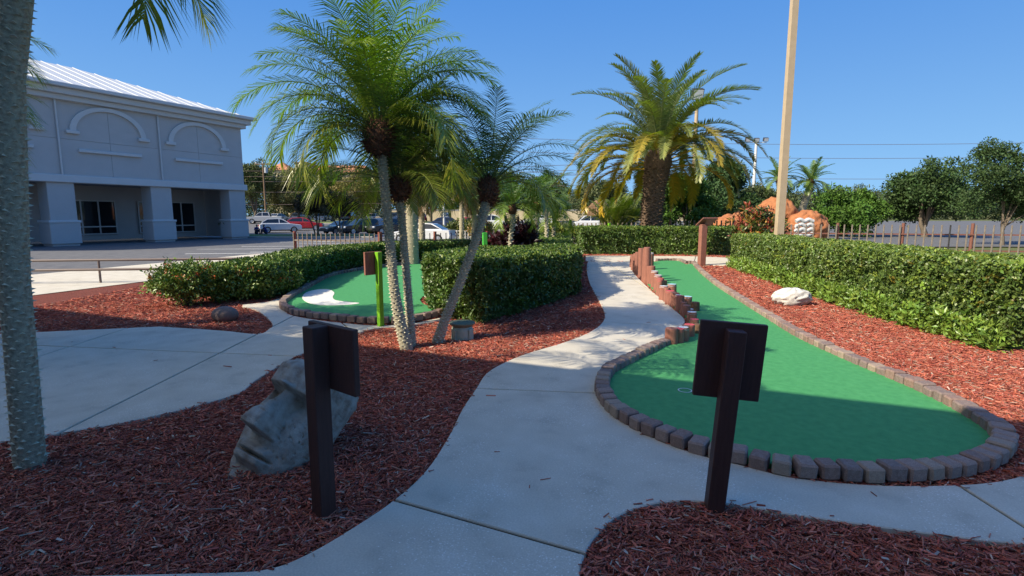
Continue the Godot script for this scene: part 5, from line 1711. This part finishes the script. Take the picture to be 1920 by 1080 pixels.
	crown_of(sago, Vector3(0, 0.1, 0), frond_set(1.15, 34, 0.14, 0.02, deg_to_rad(75), deg_to_rad(5), deg_to_rad(25), deg_to_rad(45), 631, Color(0.07, 0.09, 0.02), Color(0.12, 0.12, 0.03), 0.1, 5), 34, 632)
	var areca := frond_set(1.9, 30, 0.38, 0.035, deg_to_rad(84), deg_to_rad(35), deg_to_rad(35), deg_to_rad(90), 641, Color(0.15, 0.19, 0.03), Color(0.22, 0.21, 0.04), 0.3, 5)
	for q in [["areca palm clump beside the thatched umbrella", Vector3(5.5, -0.2, -29.5), 642], ["areca palm clump close behind the trunk of the big date palm", Vector3(6.5, -0.2, -31.0), 643]]:
		var t := thing("areca_palm", q[0], "palm tree", q[1])
		var am := MB.new()
		for k in 6:
			var a := TAU * k / 6
			am.tube([Vector3(cos(a) * 0.2, -0.1, sin(a) * 0.2), Vector3(cos(a) * 0.4, 1.4, sin(a) * 0.4)], [0.05, 0.03], 6)
		part("stem", am, M.green_post, t)
		for k in 6:
			var a := TAU * k / 6
			crown_of(t, Vector3(cos(a) * 0.4, 1.35, sin(a) * 0.4), areca, 7, q[2] + k * 3)

func date_palm() -> void:
	var foot := Vector3(6.32, 0, -24.4)
	var t := thing("date_palm", "big date palm with a thick dark trunk and yellowing lower fronds", "palm tree", foot)
	var pts := [Vector3(-0.05, -0.1, 0), Vector3(-0.03, 0.5, 0), Vector3(0.0, 1.6, 0), Vector3(0.08, 2.8, 0), Vector3(0.18, 3.7, 0)]
	var rad := [0.56, 0.47, 0.46, 0.48, 0.56]
	var mb := MB.new()
	mb.tube(pts, rad, 20)
	part("trunk", mb, M.date_bark, t)
	part("leaf_scar", trunk_scars(pts, rad, 100.0, 0.15, 0.12, 701), M.date_bark, t).set_meta("kind", "stuff")
	var bl := MB.new()
	bl.blob(Vector3(0.2, 3.95, 0), Vector3(0.60, 0.65, 0.60), lumps, 0.15, 16, 12)
	part("fibre_mass", bl, M.date_bark, t)
	var grey_g := Color(0.215, 0.255, 0.115)
	var yellow := Color(0.66, 0.44, 0.05)
	var up := frond_set(4.6, 100, 0.56, 0.036, deg_to_rad(88), deg_to_rad(32), deg_to_rad(62), deg_to_rad(118), 711, grey_g, grey_g * Color(1.3, 1.2, 1.0), 0.12, 7)
	var low := frond_set(4.6, 126, 0.54, 0.040, deg_to_rad(44), deg_to_rad(14), deg_to_rad(100), deg_to_rad(112), 731, Color(0.36, 0.29, 0.06), yellow, 0.18, 6)
	crown_of(t, Vector3(0.22, 4.55, 0), up, 58, 761, Vector3(0.03, 1, 0), 0.2)
	crown_of(t, Vector3(0.22, 4.25, 0), low, 40, 762, Vector3(0.03, 1, 0), 0.35, null, 1.15)

func background() -> void:
	var tc: Mesh = fill_leaf("clump_tree")
	var oak := Color(0.10, 0.125, 0.048)
	var olive := Color(0.19, 0.185, 0.07)
	var lush := Color(0.075, 0.155, 0.022)
	# broadleaf trees: label, x, depth, height, width, trunk height, colour, count
	var trees := [
		["oak_tree", "dark oak beside the utility pole beyond the parking lot", -44.0, 92.0, 8.6, 9.5, 2.2, oak * Color(1.3, 1.25, 1.1), 1500],
		["oak_tree", "olive oak behind the white pickup truck", -38.0, 96.0, 8.0, 10.5, 2.0, olive, 1500],
		["oak_tree", "broad dark oak below the tower with the orange roof", -32.5, 98.0, 8.4, 11.0, 2.2, oak, 1500],
		["oak_tree", "golden-olive oak below the hotel chimney", -26.5, 94.0, 8.2, 10.5, 2.0, olive * Color(1.2, 1.05, 0.9), 1500],
		["oak_tree", "dark oak behind the row of black cars", -20.5, 97.0, 8.6, 11.0, 2.2, oak * Color(1.15, 1.15, 1.0), 1500],
		["oak_tree", "broad oak seen between the palm trunks beyond the parking lot", -14.0, 93.0, 8.0, 11.0, 2.0, oak, 1400],
		["oak_tree", "leafy oak behind the dark blue car with a white roof", -7.5, 88.0, 7.4, 10.0, 2.2, oak * Color(1.0, 1.2, 0.9), 1400],
		["oak_tree", "light green oak behind the white van", -1.0, 92.0, 7.6, 10.0, 2.2, Color(0.09, 0.13, 0.035), 1400],
		["oak_tree", "oak beyond the slim palms", 5.5, 95.0, 6.6, 10.0, 2.0, oak, 1200],
		["oak_tree", "oak behind the thatched umbrella", 13.5, 84.0, 6.4, 10.0, 2.0, oak, 1200],
		["round_tree", "bright green small tree growing beside the big date palm", 9.6, 29.5, 3.9, 3.2, 1.0, lush, 900],
		["round_tree", "large rounded dark green tree behind the orange rocks", 20.6, 55.0, 6.4, 8.6, 0.9, Color(0.05, 0.095, 0.03), 2600],
		["round_tree", "second large rounded tree beyond the wooden picket fence", 15.2, 58.0, 5.4, 7.0, 0.9, Color(0.045, 0.085, 0.03), 1800],
		["round_tree", "rounded olive tree behind the palms on the rocks", 33.0, 70.0, 5.2, 9.0, 1.0, Color(0.075, 0.10, 0.035), 1400],
		["round_tree", "bright green tree beyond the grey picket fence", 32.0, 52.0, 4.0, 7.0, 0.6, lush, 1300],
		["round_tree", "spreading green tree beyond the end of the orange rocks", 38.5, 50.0, 6.2, 8.0, 1.2, Color(0.055, 0.10, 0.03), 1600],
		["round_tree", "tall dark tree at the end of the grey picket fence", 33.0, 36.0, 6.5, 6.5, 1.4, Color(0.05, 0.09, 0.028), 1600]]
	for i in trees.size():
		var q: Array = trees[i]
		var small: bool = q[3] < 40.0
		tree(q[0], q[1], Vector3(q[2], ground_height(q[3]) - 0.05, -q[3]), q[4] * 1.17, q[5] * 1.12, q[6], 0.12 if small else 0.26, q[7], q[8], tc, 0.55 if small else 0.92, 801 + i)
	tree("crape_myrtle", "dark multi-stemmed myrtle on the grass island, nearer the red car", Vector3(-18.9, -0.3, -52.0), 4.4, 4.6, 1.9, 0.07, Color(0.055, 0.045, 0.025), 900, tc, 0.55, 851, "myrtles on the grass island", 4)
	tree("crape_myrtle", "dark multi-stemmed myrtle on the grass island, nearer the black cars", Vector3(-16.1, -0.3, -50.5), 4.1, 4.4, 1.7, 0.07, Color(0.05, 0.05, 0.025), 900, tc, 0.55, 852, "myrtles on the grass island", 4)
	# a far wood that closes the view
	var r := RandomNumberGenerator.new()
	r.seed = 861
	var xfs := []
	var cols := PackedColorArray()
	for k in 12000:
		var x := r.randf_range(-190.0, 190.0)
		var d := 150.0 + r.randf_range(-6.0, 10.0)
		var top := 7.5 + 5.5 * smoothstep(-8.0, -45.0, x) + 3.0 * lumps.get_noise_2d(x * 9.0, 5.0) + 1.4 * lumps.get_noise_2d(x * 40.0, 9.0)
		xfs.append(Transform3D(any_turn(r, r.randf_range(1.6, 2.8)), Vector3(x, 0.3 + top * r.randf(), -d)))
		cols.append(tint(Color(0.085, 0.11, 0.05), r))
	var wood := copies(numbered("treeline"), tc, M.tree_leaf, xfs, cols, self)
	tag(wood, "far dark wood along the horizon behind the parking lot", "trees", "", "stuff")
	# hotel and poles on the skyline
	far_hotel("small hotel tower with an orange tiled pyramid roof above the trees", Vector3(-105.0, 0.5, -250.0), 9.0, 21.3, 4.0, 1)
	far_hotel("long cream hotel with an orange tiled roof above the trees", Vector3(-80.0, 0.5, -260.0), 30.0, 20.5, 4.2, 2)
	far_hotel("cream hotel wing with a chimney-like tower, behind the palm fronds", Vector3(-93.0, 0.5, -246.0), 5.0, 24.2, 0.9, 3)
	var up := thing("utility_pole", "wooden utility pole with crossarm and transformer above the parking lot", "utility pole", Vector3(-40.2, 0.2, -88.0))
	var um := MB.new()
	um.tube([Vector3(0, -0.3, 0), Vector3(0, 10.2, 0)], [0.17, 0.12], 10)
	part("pole", um, M.wood, up)
	var ua := MB.new()
	ua.box(Vector3(0, 9.6, 0.1), Vector3(2.6, 0.14, 0.12))
	part("crossarm", ua, M.wood, up)
	for s in [-1.1, 0.0, 1.1]:
		var im := MB.new()
		im.lathe([Vector2(0.07, 9.66), Vector2(0.09, 9.75), Vector2(0.05, 9.95), Vector2(0.001, 9.97)], 8, Transform3D(Basis.IDENTITY, Vector3(s, 0, 0.1)))
		part("insulator", im, M.white_metal, up)
	var tm := MB.new()
	tm.lathe([Vector2(0.001, 8.2), Vector2(0.28, 8.2), Vector2(0.28, 9.1), Vector2(0.001, 9.15)], 12, Transform3D(Basis.IDENTITY, Vector3(0.45, 0, 0)))
	part("transformer", tm, M.silver_car, up)
	var k := 0
	for y in [9.3, 8.4, 7.6, 5.9, 3.9]:
		wire("%s of the thin power lines strung past the utility pole, counted from the top" % ["first", "second", "third", "fourth", "fifth"][k], Vector3(-90.0, y + 0.2, -86.0), Vector3(20.0, y + 1.2, -92.0), 1.2, "power lines along the parking lot")
		k += 1
	for y in [[14.6, 0.0], [12.2, 0.5], [8.6, 0.8]]:
		wire("%s of the thin power lines behind the three-lamp pole, counted from the top" % ["first", "second", "third"][k - 5], Vector3(0.0, y[0] + 1.0, -100.0), Vector3(110.0, y[0], -95.0), 1.0, "power lines behind the pale light pole")
		k += 1
	# orange rocks
	var rk := thing("rock_mound", "orange-brown artificial rock mound of rounded boulders behind the croton bush", "rocks", Vector3(19.0, -0.35, -41.0))
	for q in [[-2.4, 0.7, 0.6, 1.9, 1.25, 1.6], [-0.4, 0.9, -0.6, 2.0, 1.5, 1.7], [1.7, 1.3, -1.6, 1.7, 2.1, 1.8], [3.4, 0.8, 0.2, 1.6, 1.5, 1.6], [-3.6, 0.2, 1.6, 1.3, 0.8, 1.2], [0.9, 0.3, 1.6, 1.9, 1.0, 1.3]]:
		var bm := MB.new()
		bm.blob(Vector3(q[0], q[1], q[2]), Vector3(q[3], q[4], q[5]), lumps, 0.32, 64, 44, Basis(Vector3.UP, q[0]), 0.13)
		part("boulder", bm, M.red_rock, rk)
	# white wavy planter wall at the end of the rocks
	var ws := thing("wave_wall", "white wall of stacked wavy courses at the end of the orange rocks", "wall", Vector3(15.95, -0.1, -30.2))
	for j in 6:
		var mb := MB.new()
		var pts := []
		var rr := []
		for i in 15:
			pts.append(Vector3(i * 0.07, 0.12 + j * 0.26 + 0.05 * sin(i * 0.9 + j), 0))
			rr.append(0.115)
		mb.tube(pts, rr, 8)
		part("course", mb, M.trim, ws)
	# thatched umbrella, barrel, lattice
	var th := thing("thatched_umbrella", "round thatched umbrella on a wooden pole", "umbrella", Vector3(7.5, -0.35, -45.5))
	var pm := MB.new()
	pm.tube([Vector3(0, -0.1, 0), Vector3(0, 3.2, 0)], [0.09, 0.07], 8)
	part("pole", pm, M.wood, th)
	var cm := MB.new()
	cm.lathe([Vector2(1.05, 1.9), Vector2(1.0, 2.55), Vector2(0.55, 3.0), Vector2(0.12, 3.35), Vector2(0.001, 3.4)], 20)
	part("thatch", cm, M.thatch, th)
	var sx := []
	var sc := PackedColorArray()
	var blade := MB.new()
	blade.box(Vector3(0, -0.35, 0), Vector3(0.05, 0.7, 0.02))
	for i in 700:
		var a := r.randf() * TAU
		var f := r.randf()
		var rad := lerpf(0.25, 1.1, f)
		var y := lerpf(3.3, 2.6, pow(f, 1.3))
		sx.append(Transform3D(Basis(Vector3.UP, -a) * Basis(Vector3(0, 0, 1), lerpf(0.9, 0.05, f) + r.randf_range(-0.1, 0.1)), Vector3(cos(a) * rad, y, sin(a) * rad)))
		sc.append(tint(Color(0.34, 0.21, 0.12), r))
	copies("straw", blade.mesh(), M.chip, sx, sc, th)
	var ba := thing("litter_barrel", "red barrel standing beside the wooden picket fence", "barrel", Vector3(4.3, -0.2, -29.2))
	var bb := MB.new()
	bb.lathe([Vector2(0.20, -0.05), Vector2(0.24, 0.25), Vector2(0.25, 0.5), Vector2(0.24, 0.75), Vector2(0.22, 0.85), Vector2(0.19, 0.85), Vector2(0.18, 0.6)], 20)
	part("barrel", bb, M.barrel, ba)
	var bl := MB.new()
	bl.lathe([Vector2(0.252, 0.38), Vector2(0.262, 0.40), Vector2(0.252, 0.42)], 20)
	part("hoop", bl, M.white_metal, ba)
	var la := thing("lattice_screen", "low white lattice screen before the orange-tinged shrub", "fence", Vector3(-3.6, -0.3, -35.0))
	for i in 9:
		var m1 := MB.new()
		m1.box(Vector3(i * 0.18, 0.45, 0), Vector3(0.05, 1.0, 0.03))
		part("slat", m1, M.trim, la)
	for j in 5:
		var m2 := MB.new()
		m2.box(Vector3(0.72, 0.1 + j * 0.2, -0.035), Vector3(1.6, 0.05, 0.03))
		part("slat", m2, M.trim, la)
	# planter by the arcade
	var pl := thing("planter", "grey round planter with red flowers under the arcade", "planter", Vector3(-24.6, -0.35, -46.5))
	var plm := MB.new()
	plm.lathe([Vector2(0.42, 0.0), Vector2(0.5, 0.8), Vector2(0.55, 0.95), Vector2(0.45, 0.95), Vector2(0.43, 0.8), Vector2(0.001, 0.78)], 20)
	part("pot", plm, M.kerb, pl)
	var fx := []
	var fc := PackedColorArray()
	for i in 160:
		fx.append(Transform3D(any_turn(r, 2.2), Vector3(r.randfn(0, 0.25), 1.05 + r.randf() * 0.3, r.randfn(0, 0.25))))
		fc.append(tint(Color(0.45, 0.05, 0.04) if r.randf() < 0.3 else Color(0.05, 0.10, 0.025), r))
	copies("foliage", fill_leaf("clump_hedge"), M.leaf, fx, fc, pl)
	seated_person("person in a dark blue shirt sitting on the kerb next to the building column", Vector3(-26.0, -0.27, -54.5), 0.9, 0.02)
	seated_person("person in a bright blue shirt sitting hunched on the kerb, arms round the knees", Vector3(-24.9, -0.27, -54.3), -0.7, 0.05)
	# parked cars: label, kind, paint, x, depth, turn
	var h := PI / 180.0
	for q in [
		["white sport utility car parked behind the two seated people", "suv", "white_car", -27.2, 63.0, 28.0],
		["red hatchback parked beyond the white sport utility car", "suv", "red_car", -26.6, 69.0, 14.0],
		["silver pickup truck parked behind the white sport utility car", "pickup", "silver_car", -40.0, 87.0, 195.0],
		["dark teal sedan with bright headlights nosing out beside the myrtle", "sedan", "teal_car", -18.7, 59.0, 232.0],
		["black sport utility car between the teal sedan and the blunt-nosed one", "suv", "black_car", -16.3, 58.0, 225.0],
		["blunt-nosed black sport utility car next to the palm trunk", "suv", "black_car", -13.6, 58.5, 230.0],
		["grey sedan seen over the roofs of the black cars", "sedan", "grey_car", -18.0, 74.0, 225.0],
		["dark blue van parked behind the black cars", "van", "blue_car", -14.8, 76.0, 225.0],
		["white sedan parked close behind the dark picket fence", "sedan", "white_car", -6.6, 39.5, 172.0],
		["dark blue sport utility car beside the slim white light pole", "suv", "blue_car", -9.3, 70.0, 182.0],
		["red sedan parked behind the slim pinkish palm trunk", "sedan", "red_car", -6.6, 76.0, 180.0],
		["white van parked behind the leaning palm", "van", "white_car", -3.1, 72.0, 4.0],
		["white van with dark windows parked beyond the thatched umbrella", "van", "white_car", 10.6, 71.0, 178.0],
		["white sedan parked beside the beige wall beyond the slim palms", "sedan", "white_car", 4.0, 84.0, 180.0]]:
		car(q[0], q[1], M[q[2]], Vector3(q[3], ground_height(q[4]) - 0.035, -q[4]), q[5] * h)
	var paints := ["white_car", "silver_car", "white_car", "black_car", "white_car", "silver_car", "red_car", "white_car"]
	var tint_words := ["first", "second", "third", "fourth", "fifth", "sixth", "seventh", "eighth"]
	var paint_words := ["white", "silver", "white", "black", "white", "silver", "red", "white"]
	for i in 8:
		car("%s car, %s along the far row under the oaks, counted from the utility pole" % [paint_words[i], tint_words[i]], ["sedan", "suv"][i % 2], M[paints[i]], Vector3(-43.0 + i * 4.4, ground_height(100.0) - 0.035, -99.0 + (i % 3) * 0.6), (80.0 + i * 3.0) * h, "cars parked along the far row")
	# low beige wall far behind
	var bw := thing("garden_wall", "long low cream wall beyond the far parked cars", "wall", Vector3(5.0, 0.5, -108.0))
	var bwm := MB.new()
	bwm.box(Vector3(0, 0.9, 0), Vector3(60.0, 2.4, 0.3), Basis.IDENTITY, 0.03)
	part("wall_body", bwm, M.cream, bw)
	var bwc := MB.new()
	bwc.box(Vector3(0, 2.16, 0), Vector3(60.2, 0.12, 0.45))
	part("coping", bwc, M.trim, bw)
